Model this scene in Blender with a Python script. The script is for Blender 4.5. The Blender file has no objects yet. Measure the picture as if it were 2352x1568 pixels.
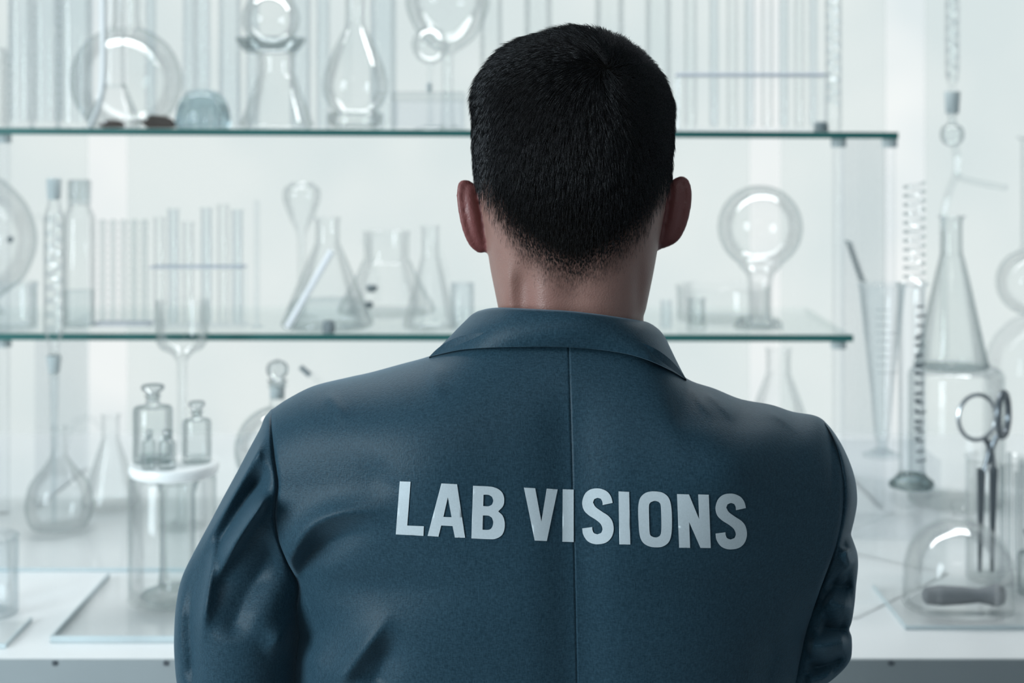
import bpy, bmesh, math, random
import numpy as np
from mathutils import Vector, Matrix
from mathutils.geometry import delaunay_2d_cdt

random.seed(4)
rng = np.random.default_rng(7)
SC = bpy.context.scene
COL = SC.collection
PI = math.pi

# ------------------------------------------------------------------ camera, sky, lamps, exposure
F = 3397.3            # focal length in pixels of a 2352 wide frame
CX, HY, CZ = 1176.0, 300.0, 1.66   # optical axis column, horizon row, camera height
cam = bpy.data.cameras.new('camera')
cam.lens, cam.sensor_width = 52.0, 36.0
cam.shift_y = -(784.0 - HY) / 2352.0
cam.clip_start, cam.clip_end = 0.05, 100
cam.dof.use_dof = True
cam.dof.focus_distance = 1.135
cam.dof.aperture_fstop = 5.6
camo = bpy.data.objects.new('camera', cam)
COL.objects.link(camo)
camo.location = (0, 0, CZ)
camo.rotation_euler = (PI / 2, 0, 0)
SC.camera = camo

world = bpy.data.worlds.new('overcast_sky')
SC.world = world
world.use_nodes = True
wn = world.node_tree
wn.nodes.clear()
wo = wn.nodes.new('ShaderNodeOutputWorld')
wb = wn.nodes.new('ShaderNodeBackground')
wt = wn.nodes.new('ShaderNodeTexCoord')
wz = wn.nodes.new('ShaderNodeTexNoise')
wz.inputs['Scale'].default_value = 9.0
wz.inputs['Detail'].default_value = 2.0
wr = wn.nodes.new('ShaderNodeValToRGB')
wr.color_ramp.elements[0].position = 0.36
wr.color_ramp.elements[0].color = (0.76, 0.84, 0.855, 1)
wr.color_ramp.elements[1].position = 0.62
wr.color_ramp.elements[1].color = (0.90, 0.94, 0.935, 1)
wn.links.new(wt.outputs['Generated'], wz.inputs['Vector'])
wn.links.new(wz.outputs['Fac'], wr.inputs['Fac'])
wn.links.new(wr.outputs['Color'], wb.inputs['Color'])
wn.links.new(wb.outputs['Background'], wo.inputs['Surface'])
wb.inputs['Strength'].default_value = 1.0


def area_lamp(name, loc, target, sx, sy, power, col=(1, 1, 1)):
    l = bpy.data.lights.new(name, 'AREA')
    l.shape, l.size, l.size_y, l.energy, l.color = 'RECTANGLE', sx, sy, power, col
    o = bpy.data.objects.new(name, l)
    COL.objects.link(o)
    o.location = loc
    o.rotation_euler = (Vector(target) - Vector(loc)).to_track_quat('-Z', 'Y').to_euler()
    return o


# daylight entering by the side window on the left, and two unseen ceiling lamps added as fill
area_lamp('side_window_daylight', (-2.0, 0.05, 1.80), (0.1, 1.1, 1.3), 0.9, 1.2, 68, (0.82, 0.95, 1.0))
area_lamp('bench_fill_light', (0.0, 2.50, 2.62), (0.0, 2.50, 0), 2.4, 0.25, 18, (0.95, 0.99, 1.0))
area_lamp('room_fill_light', (-0.3, -0.6, 2.62), (-0.3, -0.6, 0), 1.2, 0.6, 4, (0.93, 0.98, 1.0))

SC.view_settings.view_transform = 'Standard'
SC.view_settings.look = 'None'
SC.view_settings.exposure = 0.0
SC.view_settings.gamma = 1.0
SC.view_settings.use_curve_mapping = False
cy = SC.cycles
cy.max_bounces = 14
cy.diffuse_bounces = 4
cy.glossy_bounces = 4
cy.transmission_bounces = 10
cy.transparent_max_bounces = 80
cy.caustics_reflective = False
cy.caustics_refractive = True
cy.blur_glossy = 0.5
cy.sample_clamp_indirect = 4.0
cy.use_denoising = True


# ------------------------------------------------------------------ helpers
def W(px, py, D):
    return Vector(((px - CX) / F * D, D, CZ - (py - HY) / F * D))


def link(o, parent=None):
    COL.objects.link(o)
    if parent is not None:
        o.parent = parent
    return o


def mesh_obj(name, verts, faces, mat=None, parent=None, loc=None, smooth=True, sharp=None):
    me = bpy.data.meshes.new(name)
    me.from_pydata([tuple(v) for v in verts], [], faces)
    me.validate()
    if mat:
        me.materials.append(mat)
    if smooth:
        me.polygons.foreach_set('use_smooth', [True] * len(me.polygons))
        if sharp:
            me.set_sharp_from_angle(angle=math.radians(sharp))
    me.update()
    o = bpy.data.objects.new(name, me)
    if loc is not None:
        o.location = loc
    return link(o, parent)


def tag(o, label=None, cat=None, group=None, kind=None):
    if label:
        o['label'] = label
    if cat:
        o['category'] = cat
    if group:
        o['group'] = group
    if kind:
        o['kind'] = kind
    return o


def thing(name, label, cat, loc=(0, 0, 0), rz=0.0, group=None):
    o = bpy.data.objects.new(name, None)
    o.empty_display_size = 0.02
    o.location = loc
    o.rotation_euler = (0, 0, rz)
    link(o)
    return tag(o, label, cat, group)


class MB:
    """collects vertices and faces of one mesh"""

    def __init__(s):
        s.v, s.f = [], []

    def add(s, verts, faces):
        n = len(s.v)
        s.v += [tuple(v) for v in verts]
        s.f += [tuple(i + n for i in q) for q in faces]
        return s

    def box(s, x0, x1, y0, y1, z0, z1, bev=0.0):
        if bev <= 0:
            v = [(x, y, z) for z in (z0, z1) for y in (y0, y1) for x in (x0, x1)]
            return s.add(v, [(0, 2, 3, 1), (4, 5, 7, 6), (0, 1, 5, 4), (2, 6, 7, 3), (0, 4, 6, 2), (1, 3, 7, 5)])
        bm = bmesh.new()
        bmesh.ops.create_cube(bm, size=1)
        bmesh.ops.scale(bm, vec=(x1 - x0, y1 - y0, z1 - z0), verts=bm.verts)
        bmesh.ops.translate(bm, vec=((x0 + x1) / 2, (y0 + y1) / 2, (z0 + z1) / 2), verts=bm.verts)
        bmesh.ops.bevel(bm, geom=bm.edges[:], offset=bev, segments=2, affect='EDGES', profile=0.6)
        bm.verts.index_update()
        s.add([v.co.copy() for v in bm.verts], [[v.index for v in f.verts] for f in bm.faces])
        bm.free()
        return s

    def lathe(s, prof, seg=32, c=(0, 0, 0), M=None):
        """prof: (r, z) list; r = 0 closes to a point"""
        rings, verts, faces = [], [], []
        for r, z in prof:
            if r < 1e-6:
                rings.append([len(verts)])
                verts.append((0, 0, z))
            else:
                b = len(verts)
                rings.append(list(range(b, b + seg)))
                for k in range(seg):
                    a = 2 * PI * k / seg
                    verts.append((r * math.cos(a), r * math.sin(a), z))
        for A, B in zip(rings, rings[1:]):
            if len(A) == 1 and len(B) == 1:
                continue
            for k in range(seg):
                k2 = (k + 1) % seg
                if len(A) == 1:
                    faces.append((A[0], B[k2], B[k]))
                elif len(B) == 1:
                    faces.append((A[k], A[k2], B[0]))
                else:
                    faces.append((A[k], A[k2], B[k2], B[k]))
        if M is not None:
            verts = [M @ Vector(v) for v in verts]
        verts = [(v[0] + c[0], v[1] + c[1], v[2] + c[2]) for v in verts]
        return s.add(verts, faces)

    def tube(s, path, r, seg=10, cap=True, closed=False):
        P = [Vector(p) for p in path]
        n = len(P)
        R = r if isinstance(r, (list, tuple)) else [r] * n
        T = []
        for i in range(n):
            a = P[(i - 1) % n] if (closed or i > 0) else P[0]
            b = P[(i + 1) % n] if (closed or i < n - 1) else P[-1]
            T.append((b - a).normalized())
        up = Vector((0, 0, 1)) if abs(T[0].z) < 0.9 else Vector((1, 0, 0))
        N = (up - T[0] * up.dot(T[0])).normalized()
        verts, faces = [], []
        for i in range(n):
            N = (N - T[i] * N.dot(T[i])).normalized()
            B = T[i].cross(N)
            for k in range(seg):
                a = 2 * PI * k / seg
                verts.append(P[i] + (N * math.cos(a) + B * math.sin(a)) * R[i])
        m = n if closed else n - 1
        for i in range(m):
            j = (i + 1) % n
            for k in range(seg):
                k2 = (k + 1) % seg
                faces.append((i * seg + k, i * seg + k2, j * seg + k2, j * seg + k))
        if cap and not closed:
            faces.append(tuple(range(seg - 1, -1, -1)))
            faces.append(tuple((n - 1) * seg + k for k in range(seg)))
        return s.add(verts, faces)

    def sphere(s, c, r, seg=24, rows=14, sc=(1, 1, 1)):
        prof = [(r * math.sin(PI * i / rows), -r * math.cos(PI * i / rows)) for i in range(rows + 1)]
        prof[0] = (0, -r)
        prof[-1] = (0, r)
        M = Matrix.Diagonal((sc[0], sc[1], sc[2], 1))
        return s.lathe(prof, seg, c, M)

    def build(s, name, mat, parent=None, loc=None, smooth=True, sharp=35):
        return mesh_obj(name, s.v, s.f, mat, parent, loc, smooth, sharp)


def crom(pts, n=6, closed=False):
    """Catmull-Rom through points"""
    P = [np.array(p, float) for p in pts]
    out = []
    N = len(P)
    for i in range(N if closed else N - 1):
        p1, p2 = P[i], P[(i + 1) % N]
        p0 = P[i - 1] if (closed or i > 0) else 2 * p1 - p2
        p3 = P[(i + 2) % N] if (closed or i < N - 2) else 2 * p2 - p1
        for k in range(n):
            t = k / n
            out.append(0.5 * ((2 * p1) + (p2 - p0) * t + (2 * p0 - 5 * p1 + 4 * p2 - p3) * t * t + (3 * p1 - p0 - 3 * p2 + p3) * t ** 3))
    if not closed:
        out.append(P[-1])
    return np.array(out)


def smoothstep(a, b, x):
    t = np.clip((x - a) / (b - a), 0, 1)
    return t * t * (3 - 2 * t)


# ------------------------------------------------------------------ materials
MATS = {}


def new_mat(name):
    m = bpy.data.materials.new(name)
    m.use_nodes = True
    m.node_tree.nodes.clear()
    MATS[name] = m
    return m, m.node_tree.nodes, m.node_tree.links


def principled(name, col, rough=0.5, metal=0.0, spec=0.5, noise=0.0, nscale=20.0, bump=0.0, bscale=200.0, trans=0.0, sheen=0.0, sss=0.0):
    m, N, L = new_mat(name)
    o = N.new('ShaderNodeOutputMaterial')
    p = N.new('ShaderNodeBsdfPrincipled')
    p.inputs['Base Color'].default_value = (*col, 1)
    p.inputs['Roughness'].default_value = rough
    p.inputs['Metallic'].default_value = metal
    p.inputs['Specular IOR Level'].default_value = spec
    p.inputs['Transmission Weight'].default_value = trans
    p.inputs['Sheen Weight'].default_value = sheen
    L.new(p.outputs[0], o.inputs[0])
    tc = N.new('ShaderNodeTexCoord')
    if noise > 0:
        nz = N.new('ShaderNodeTexNoise')
        nz.inputs['Scale'].default_value = nscale
        nz.inputs['Detail'].default_value = 4
        L.new(tc.outputs['Object'], nz.inputs['Vector'])
        mx = N.new('ShaderNodeMix')
        mx.data_type = 'RGBA'
        mx.inputs['A'].default_value = (*[c * (1 - noise) for c in col], 1)
        mx.inputs['B'].default_value = (*[min(1, c * (1 + noise)) for c in col], 1)
        L.new(nz.outputs['Fac'], mx.inputs['Factor'])
        L.new(mx.outputs['Result'], p.inputs['Base Color'])
    if bump > 0:
        nb = N.new('ShaderNodeTexNoise')
        nb.inputs['Scale'].default_value = bscale
        L.new(tc.outputs['Object'], nb.inputs['Vector'])
        bp = N.new('ShaderNodeBump')
        bp.inputs['Strength'].default_value = bump
        bp.inputs['Distance'].default_value = 0.002
        L.new(nb.outputs['Fac'], bp.inputs['Height'])
        L.new(bp.outputs['Normal'], p.inputs['Normal'])
    return m


def thin_glass(name, face, edge, start=0.55, ior=1.45, rough=0.03, gloss=0.45):
    """wall of clear glass: see-through, more tint where the sight line runs along the wall, Fresnel gloss on top"""
    m, N, L = new_mat(name)
    o = N.new('ShaderNodeOutputMaterial')
    lw = N.new('ShaderNodeLayerWeight')
    lw.inputs['Blend'].default_value = 0.5
    cr = N.new('ShaderNodeValToRGB')
    cr.color_ramp.elements[0].position = start
    cr.color_ramp.elements[0].color = (*face, 1)
    cr.color_ramp.elements[1].position = 1.0
    cr.color_ramp.elements[1].color = (*edge, 1)
    tr = N.new('ShaderNodeBsdfTransparent')
    gl = N.new('ShaderNodeBsdfGlossy')
    gl.inputs['Roughness'].default_value = rough
    fr = N.new('ShaderNodeFresnel')
    fr.inputs['IOR'].default_value = ior
    mx = N.new('ShaderNodeMixShader')
    L.new(lw.outputs['Facing'], cr.inputs['Fac'])
    L.new(cr.outputs['Color'], tr.inputs['Color'])
    ml = N.new('ShaderNodeMath')
    ml.operation = 'MULTIPLY'
    ml.inputs[1].default_value = gloss
    L.new(fr.outputs['Fac'], ml.inputs[0])
    L.new(ml.outputs[0], mx.inputs['Fac'])
    L.new(tr.outputs[0], mx.inputs[1])
    L.new(gl.outputs[0], mx.inputs[2])
    L.new(mx.outputs[0], o.inputs[0])
    return m


def solid_glass(name, col, rough=0.02, ior=1.48):
    m, N, L = new_mat(name)
    o = N.new('ShaderNodeOutputMaterial')
    g = N.new('ShaderNodeBsdfGlass')
    g.inputs['Color'].default_value = (*col, 1)
    g.inputs['Roughness'].default_value = rough
    g.inputs['IOR'].default_value = ior
    L.new(g.outputs[0], o.inputs[0])
    return m


G = thin_glass('clear_glass', (0.990, 0.994, 0.994), (0.83, 0.86, 0.865), gloss=0.3)
GB = thin_glass('blueish_glass', (0.966, 0.978, 0.983), (0.78, 0.83, 0.85), gloss=0.3)
GD = thin_glass('thick_glass', (0.965, 0.975, 0.975), (0.58, 0.64, 0.65), start=0.45, gloss=0.35)
GS = thin_glass('shelf_glass', (0.985, 0.994, 0.993), (0.95, 0.975, 0.972), ior=1.3, gloss=0.25)
GP = thin_glass('panel_glass', (0.965, 0.972, 0.98), (0.91, 0.925, 0.935), ior=1.2, gloss=0.2)
GROUND = principled('ground_glass_joint', (0.42, 0.47, 0.48), rough=0.7, noise=0.1)
SOLID = solid_glass('solid_glass', (0.93, 0.96, 0.96))
DOMEG = solid_glass('bluegrey_solid_glass', (0.76, 0.83, 0.85), rough=0.05)
LIQ = thin_glass('clear_liquid', (0.93, 0.95, 0.955), (0.80, 0.84, 0.85), ior=1.2, gloss=0.2)
EDGE = principled('shelf_edge_glass', (0.022, 0.115, 0.11), rough=0.4, spec=0.2, noise=0.45, nscale=3)
WHITE = principled('white_paint', (0.82, 0.84, 0.85), rough=0.55, noise=0.03)
WALLM = principled('wall_paint', (0.50, 0.54, 0.56), rough=0.8, noise=0.04)
CERAM = principled('white_porcelain', (0.88, 0.89, 0.89), rough=0.25, noise=0.02)
TOP = principled('white_laminate', (0.75, 0.762, 0.765), rough=0.28, noise=0.02, nscale=9)
SHADEGREY = principled('shade_grey_laminate', (0.30, 0.335, 0.35), rough=0.6, noise=0.05, nscale=14)  # grey puts the shade of the backlit white front into the colour
FLOORM = principled('grey_vinyl', (0.35, 0.37, 0.38), rough=0.5, noise=0.1, nscale=5)
METAL = principled('steel', (0.45, 0.47, 0.49), rough=0.3, metal=1.0, noise=0.05)
DARKM = principled('dark_steel', (0.15, 0.17, 0.19), rough=0.3, metal=0.6, noise=0.1)
INK = principled('scale_ink', (0.12, 0.15, 0.17), rough=0.6, noise=0.1)
INKL = principled('pale_scale_ink', (0.42, 0.46, 0.49), rough=0.6, noise=0.1)
ROCK = principled('brown_mineral', (0.045, 0.035, 0.03), rough=0.7, noise=0.5, nscale=60, bump=0.6, bscale=120)
RUBBER = principled('grey_rubber', (0.20, 0.235, 0.25), rough=0.65, noise=0.15)
STONE = principled('grey_stone', (0.19, 0.20, 0.215), rough=0.7, noise=0.25, nscale=25, bump=0.3, bscale=150)
FILLM, _n, _l = new_mat('fill_diffuser')  # glowing face of the added fill lamps
_o = _n.new('ShaderNodeOutputMaterial'); _e = _n.new('ShaderNodeEmission')
_e.inputs['Strength'].default_value = 3.0; _l.new(_e.outputs[0], _o.inputs[0])


def pane_mat(name, tint, fr):
    m, N, L = new_mat(name)
    o = N.new('ShaderNodeOutputMaterial')
    t = N.new('ShaderNodeBsdfTransparent'); t.inputs['Color'].default_value = (*tint, 1)
    s = N.new('ShaderNodeBsdfTranslucent'); s.inputs['Color'].default_value = (*tint, 1)
    mx = N.new('ShaderNodeMixShader'); mx.inputs['Fac'].default_value = fr
    L.new(t.outputs[0], mx.inputs[1]); L.new(s.outputs[0], mx.inputs[2]); L.new(mx.outputs[0], o.inputs[0])
    return m


FROST = pane_mat('frosted_pane', (0.94, 0.955, 0.952), 0.2)
CLEARP = pane_mat('clear_pane', (0.99, 0.99, 0.99), 0.0)


# fabric
def fabric():
    m, N, L = new_mat('navy_cotton_twill')
    o = N.new('ShaderNodeOutputMaterial')
    p = N.new('ShaderNodeBsdfPrincipled')
    tc = N.new('ShaderNodeTexCoord')
    nz = N.new('ShaderNodeTexNoise'); nz.inputs['Scale'].default_value = 900; nz.inputs['Detail'].default_value = 3
    mp = N.new('ShaderNodeMapping'); mp.inputs['Scale'].default_value = (1.0, 1.0, 0.35)
    mp2 = N.new('ShaderNodeMapping'); mp2.inputs['Scale'].default_value = (0.35, 1.0, 1.0)
    nz2 = N.new('ShaderNodeTexNoise'); nz2.inputs['Scale'].default_value = 900
    L.new(tc.outputs['Object'], mp.inputs['Vector']); L.new(mp.outputs[0], nz.inputs['Vector'])
    L.new(tc.outputs['Object'], mp2.inputs['Vector']); L.new(mp2.outputs[0], nz2.inputs['Vector'])
    ad = N.new('ShaderNodeMath'); ad.operation = 'ADD'
    L.new(nz.outputs['Fac'], ad.inputs[0]); L.new(nz2.outputs['Fac'], ad.inputs[1])
    mr = N.new('ShaderNodeMapRange'); mr.inputs['From Min'].default_value = 0.7; mr.inputs['From Max'].default_value = 1.3
    L.new(ad.outputs[0], mr.inputs['Value'])
    mx = N.new('ShaderNodeMix'); mx.data_type = 'RGBA'
    mx.inputs['A'].default_value = (0.0078, 0.0270, 0.0430, 1)
    mx.inputs['B'].default_value = (0.0205, 0.0520, 0.0770, 1)
    L.new(mr.outputs['Result'], mx.inputs['Factor'])
    L.new(mx.outputs['Result'], p.inputs['Base Color'])
    bp = N.new('ShaderNodeBump'); bp.inputs['Strength'].default_value = 0.4; bp.inputs['Distance'].default_value = 0.0005
    L.new(ad.outputs[0], bp.inputs['Height']); L.new(bp.outputs[0], p.inputs['Normal'])
    p.inputs['Roughness'].default_value = 0.5
    p.inputs['Specular IOR Level'].default_value = 0.15
    p.inputs['Sheen Weight'].default_value = 0.22
    p.inputs['Sheen Roughness'].default_value = 0.4
    p.inputs['Sheen Tint'].default_value = (0.5, 0.75, 0.95, 1)
    L.new(p.outputs[0], o.inputs[0])
    return m


FAB = fabric()
PRINT = principled('pale_blue_screen_print', (0.42, 0.48, 0.52), rough=0.8, noise=0.10, nscale=700)
TROUS = principled('dark_trouser_cloth', (0.03, 0.035, 0.045), rough=0.8, noise=0.15, nscale=200)
LEATHER = principled('black_leather', (0.015, 0.015, 0.016), rough=0.4, noise=0.1)


def skin_mat():
    m, N, L = new_mat('skin')
    o = N.new('ShaderNodeOutputMaterial')
    p = N.new('ShaderNodeBsdfPrincipled')
    tc = N.new('ShaderNodeTexCoord')
    ah = N.new('ShaderNodeAttribute'); ah.attribute_name = 'hairmask'
    ar = N.new('ShaderNodeAttribute'); ar.attribute_name = 'redness'
    nz = N.new('ShaderNodeTexNoise'); nz.inputs['Scale'].default_value = 45; nz.inputs['Detail'].default_value = 5
    L.new(tc.outputs['Object'], nz.inputs['Vector'])
    m1 = N.new('ShaderNodeMix'); m1.data_type = 'RGBA'
    m1.inputs['A'].default_value = (0.20, 0.105, 0.088, 1); m1.inputs['B'].default_value = (0.27, 0.155, 0.130, 1)
    L.new(nz.outputs['Fac'], m1.inputs['Factor'])
    m2 = N.new('ShaderNodeMix'); m2.data_type = 'RGBA'; m2.inputs['B'].default_value = (0.15, 0.042, 0.042, 1)
    L.new(ar.outputs['Fac'], m2.inputs['Factor']); L.new(m1.outputs['Result'], m2.inputs['A'])
    m3 = N.new('ShaderNodeMix'); m3.data_type = 'RGBA'; m3.inputs['B'].default_value = (0.006, 0.0055, 0.005, 1)
    # stubble: the thinning rim of the hair breaks up into dots
    n9 = N.new('ShaderNodeTexNoise'); n9.inputs['Scale'].default_value = 850; n9.inputs['Detail'].default_value = 1
    mp9 = N.new('ShaderNodeMapping'); mp9.inputs['Scale'].default_value = (1, 1, 0.35)
    L.new(tc.outputs['Object'], mp9.inputs['Vector']); L.new(mp9.outputs[0], n9.inputs['Vector'])
    r9 = N.new('ShaderNodeMapRange'); r9.inputs['From Min'].default_value = 0.3; r9.inputs['From Max'].default_value = 0.7
    r9.inputs['To Min'].default_value = 0.45; r9.inputs['To Max'].default_value = 1.55
    L.new(n9.outputs['Fac'], r9.inputs['Value'])
    ml9 = N.new('ShaderNodeMath'); ml9.operation = 'MULTIPLY'; ml9.use_clamp = True
    L.new(ah.outputs['Fac'], ml9.inputs[0]); L.new(r9.outputs['Result'], ml9.inputs[1])
    q9 = N.new('ShaderNodeMapRange'); q9.inputs['From Min'].default_value = 0.65; q9.inputs['From Max'].default_value = 1.0
    L.new(ah.outputs['Fac'], q9.inputs['Value'])
    x9 = N.new('ShaderNodeMath'); x9.operation = 'MAXIMUM'
    L.new(ml9.outputs[0], x9.inputs[0]); L.new(q9.outputs['Result'], x9.inputs[1])
    L.new(x9.outputs[0], m3.inputs['Factor']); L.new(m2.outputs['Result'], m3.inputs['A'])
    L.new(m3.outputs['Result'], p.inputs['Base Color'])
    sp = N.new('ShaderNodeMapRange')
    sp.inputs['To Min'].default_value = 0.45; sp.inputs['To Max'].default_value = 0.0
    L.new(ah.outputs['Fac'], sp.inputs['Value']); L.new(sp.outputs['Result'], p.inputs['Specular IOR Level'])
    vo = N.new('ShaderNodeTexVoronoi'); vo.inputs['Scale'].default_value = 700
    L.new(tc.outputs['Object'], vo.inputs['Vector'])
    bp = N.new('ShaderNodeBump'); bp.inputs['Strength'].default_value = 0.25; bp.inputs['Distance'].default_value = 0.0006
    L.new(vo.outputs['Distance'], bp.inputs['Height']); L.new(bp.outputs[0], p.inputs['Normal'])
    p.inputs['Roughness'].default_value = 0.48
    p.inputs['Subsurface Weight'].default_value = 0.12
    p.inputs['Subsurface Radius'].default_value = (0.008, 0.003, 0.002)
    p.inputs['Subsurface Scale'].default_value = 1.0
    L.new(p.outputs[0], o.inputs[0])
    return m


SKIN = skin_mat()
def hair_mat():
    m, N, L = new_mat('near_black_hair')
    o = N.new('ShaderNodeOutputMaterial')
    d = N.new('ShaderNodeBsdfDiffuse')
    d.inputs['Color'].default_value = (0.0035, 0.0032, 0.003, 1)
    g = N.new('ShaderNodeBsdfGlossy')
    g.inputs['Color'].default_value = (0.85, 0.88, 0.95, 1)
    g.inputs['Roughness'].default_value = 0.38
    tc = N.new('ShaderNodeTexCoord')
    nz = N.new('ShaderNodeTexNoise'); nz.inputs['Scale'].default_value = 1500
    L.new(tc.outputs['Object'], nz.inputs['Vector'])
    mr = N.new('ShaderNodeMapRange')
    mr.inputs['From Min'].default_value = 0.35; mr.inputs['From Max'].default_value = 0.75
    mr.inputs['To Min'].default_value = 0.008; mr.inputs['To Max'].default_value = 0.085
    L.new(nz.outputs['Fac'], mr.inputs['Value'])
    mx = N.new('ShaderNodeMixShader')
    L.new(mr.outputs['Result'], mx.inputs['Fac'])
    L.new(d.outputs[0], mx.inputs[1]); L.new(g.outputs[0], mx.inputs[2]); L.new(mx.outputs[0], o.inputs[0])
    return m


HAIR = hair_mat()

# ================================================================== THE ROOM
ZT = 1.046                                   # bench top
XL, XR, YB, YF, ZC = -2.3, 2.3, 3.0, -2.4, 2.72


def struct(name, mb, mat, parent=None, sharp=30):
    o = mb.build(name, mat, parent, smooth=False)
    if parent is None:
        o['kind'] = 'structure'
    return o


struct('floor', MB().box(XL - .1, XR + .1, YF - .1, YB + .12, -0.06, 0), FLOORM)
struct('ceiling', MB().box(XL - .1, XR + .1, YF - .1, YB + .12, ZC, ZC + .08), WALLM)
struct('wall_right', MB().box(XR, XR + .1, YF, YB + .12, 0, ZC), WALLM)
struct('wall_rear', MB().box(XL, XR, YF - .1, YF, 0, ZC), WALLM)
WX0, WX1, WZ0, WZ1 = -1.62, 1.62, 1.000, 2.45
b = MB()
b.box(XL, XR, YB, YB + .12, 0, WZ0).box(XL, XR, YB, YB + .12, WZ1, ZC).box(XL, WX0, YB, YB + .12, WZ0, WZ1).box(WX1, XR, YB, YB + .12, WZ0, WZ1)
struct('wall_back', b, WALLM)
SY0, SY1, SZ0, SZ1 = -0.65, 1.35, 0.95, 2.42
b = MB()
b.box(XL - .1, XL, YF, SY0, 0, ZC).box(XL - .1, XL, SY1, YB + .12, 0, ZC).box(XL - .1, XL, SY0, SY1, 0, SZ0).box(XL - .1, XL, SY0, SY1, SZ1, ZC)
struct('wall_left', b, WALLM)
# back window: white frame, wide frosted panes with narrow clear strips between them
wf = MB()
wf.box(WX0, WX1, YB + .02, YB + .09, WZ0, WZ0 + .012).box(WX0, WX1, YB + .02, YB + .09, WZ1 - .05, WZ1)
wf.box(WX0, WX0 + .05, YB + .02, YB + .09, WZ0, WZ1).box(WX1 - .05, WX1, YB + .02, YB + .09, WZ0, WZ1)
w1 = bpy.data.objects.new('window_1', None); link(w1); w1['kind'] = 'structure'
struct('window_frame', wf, WHITE, w1)
YP = YB + .05
cuts = [(-1.57, -0.872, 'f'), (-0.872, -0.795, 'c'), (-0.795, 0.492, 'f'), (0.492, 0.552, 'c'), (0.552, 0.772, 'f'), (0.772, 0.850, 'm'), (0.850, 1.57, 'f')]
MULL = principled('mullion_paint', (0.70, 0.73, 0.76), rough=0.5, noise=0.03)
for x0, x1, k in cuts:
    if k == 'm':
        continue
    struct('pane', MB().box(x0 + .0015, x1 - .0015, YP - .003, YP + .003, WZ0 + .012, WZ1 - .05), FROST if k == 'f' else CLEARP, w1)
w2 = bpy.data.objects.new('window_2', None); link(w2); w2['kind'] = 'structure'
wf = MB()
XW = XL - .05
wf.box(XW - .03, XW + .03, SY0, SY1, SZ0, SZ0 + .05).box(XW - .03, XW + .03, SY0, SY1, SZ1 - .05, SZ1)
for yy in (SY0, (SY0 + SY1) / 2 - .025, SY1 - .05):
    wf.box(XW - .03, XW + .03, yy, yy + .05, SZ0 + .05, SZ1 - .05)
struct('window_frame', wf, WHITE, w2)
for y0 in (SY0 + .05, (SY0 + SY1) / 2 + .025):
    struct('pane', MB().box(XW - .003, XW + .003, y0, y0 + (SY1 - SY0) / 2 - .075, SZ0 + .05, SZ1 - .05), CLEARP, w2)
# unseen ceiling fixtures, added to brighten the bench and the room
for nm, x0, x1, y0, y1, lab in (('ceiling_fill_light', -1.2, 1.2, 2.37, 2.63, 'long added fill light on the ceiling above the laboratory bench'),
                                ('ceiling_fill_light', -0.9, 0.3, -0.9, -0.3, 'square-ended added fill light on the ceiling in the middle of the room')):
    t = thing(nm, lab, 'ceiling light', ((x0 + x1) / 2, (y0 + y1) / 2, ZC), 0)
    hx, hy = (x1 - x0) / 2, (y1 - y0) / 2
    MB().box(-hx - .02, hx + .02, -hy - .02, hy + .02, -.06, 0).build('housing', WHITE, t)
    MB().box(-hx, hx, -hy, hy, -.066, -.06).build('diffuser', FILLM, t)

# ------------------------------------------------------------------ bench
t = thing('worktop', 'long white laboratory worktop under the glassware, its shaded front edge coloured grey', 'worktop', (0, 1.72, ZT))
MB().box(-1.7, 1.7, 0.002, 1.278, -.04, 0).build('top_slab', TOP, t, smooth=False)
MB().box(-1.7, 1.7, -.0016, 0.002, -.0405, -.0006).build('shade_grey_band', SHADEGREY, t, smooth=False)
for x in (-0.531, -0.402, 0.44):
    MB().tube([(x, -.003, -.004), (x, .001, -.004)], .0032, 10).build('screw_head', DARKM, t)
t = thing('base_cabinet', 'laboratory base cabinet coloured grey as in shade, carrying the white worktop', 'cabinet', (0, 1.78, 0))
MB().box(-1.7, 1.7, 0.02, 1.15, .10, ZT - .0405).build('carcass', SHADEGREY, t, smooth=False)
MB().box(-1.66, 1.66, .07, 1.12, 0, .10).build('plinth', DARKM, t, smooth=False)
for k in range(4):
    x = -1.7 + k * .85
    d = MB().box(x + .003, x + .847, 0, .02, .11, ZT - .05, .002).build('door', SHADEGREY, t, smooth=False)
    MB().tube([(x + .35, 0, .93), (x + .35, -.028, .93), (x + .50, -.028, .93), (x + .50, 0, .93)], .005, 8).build('handle', METAL, d)

# ------------------------------------------------------------------ glass shelves
SD0, SD1 = 2.35, 2.72
TH = 0.0105


def z_up(x):
    return 1.6605 - 0.0049 * x


def z_lo(x):
    return 1.3362 - 0.0018 * x


def z_be(x):
    return ZT


def shelf(label, x0, x1, zf):
    t = thing('glass_shelf', label, 'shelf', (0, SD0, zf(0)), 0, None)
    k = zf(1) - zf(0)

    def slab(ya, yb, xa, xb):
        v = [(x, y, k * x + z) for z in (-TH, 0) for y in (ya, yb) for x in (xa, xb)]
        return MB().add(v, [(0, 2, 3, 1), (4, 5, 7, 6), (0, 1, 5, 4), (2, 6, 7, 3), (0, 4, 6, 2), (1, 3, 7, 5)])
    slab(.006, SD1 - SD0, x0, x1 - .006).build('pane', GS, t, smooth=False)
    slab(0, .006, x0, x1).build('polished_edge', EDGE, t, smooth=False)
    slab(.006, SD1 - SD0, x1 - .006, x1).build('end_edge', GS, t, smooth=False)
    return t


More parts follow.
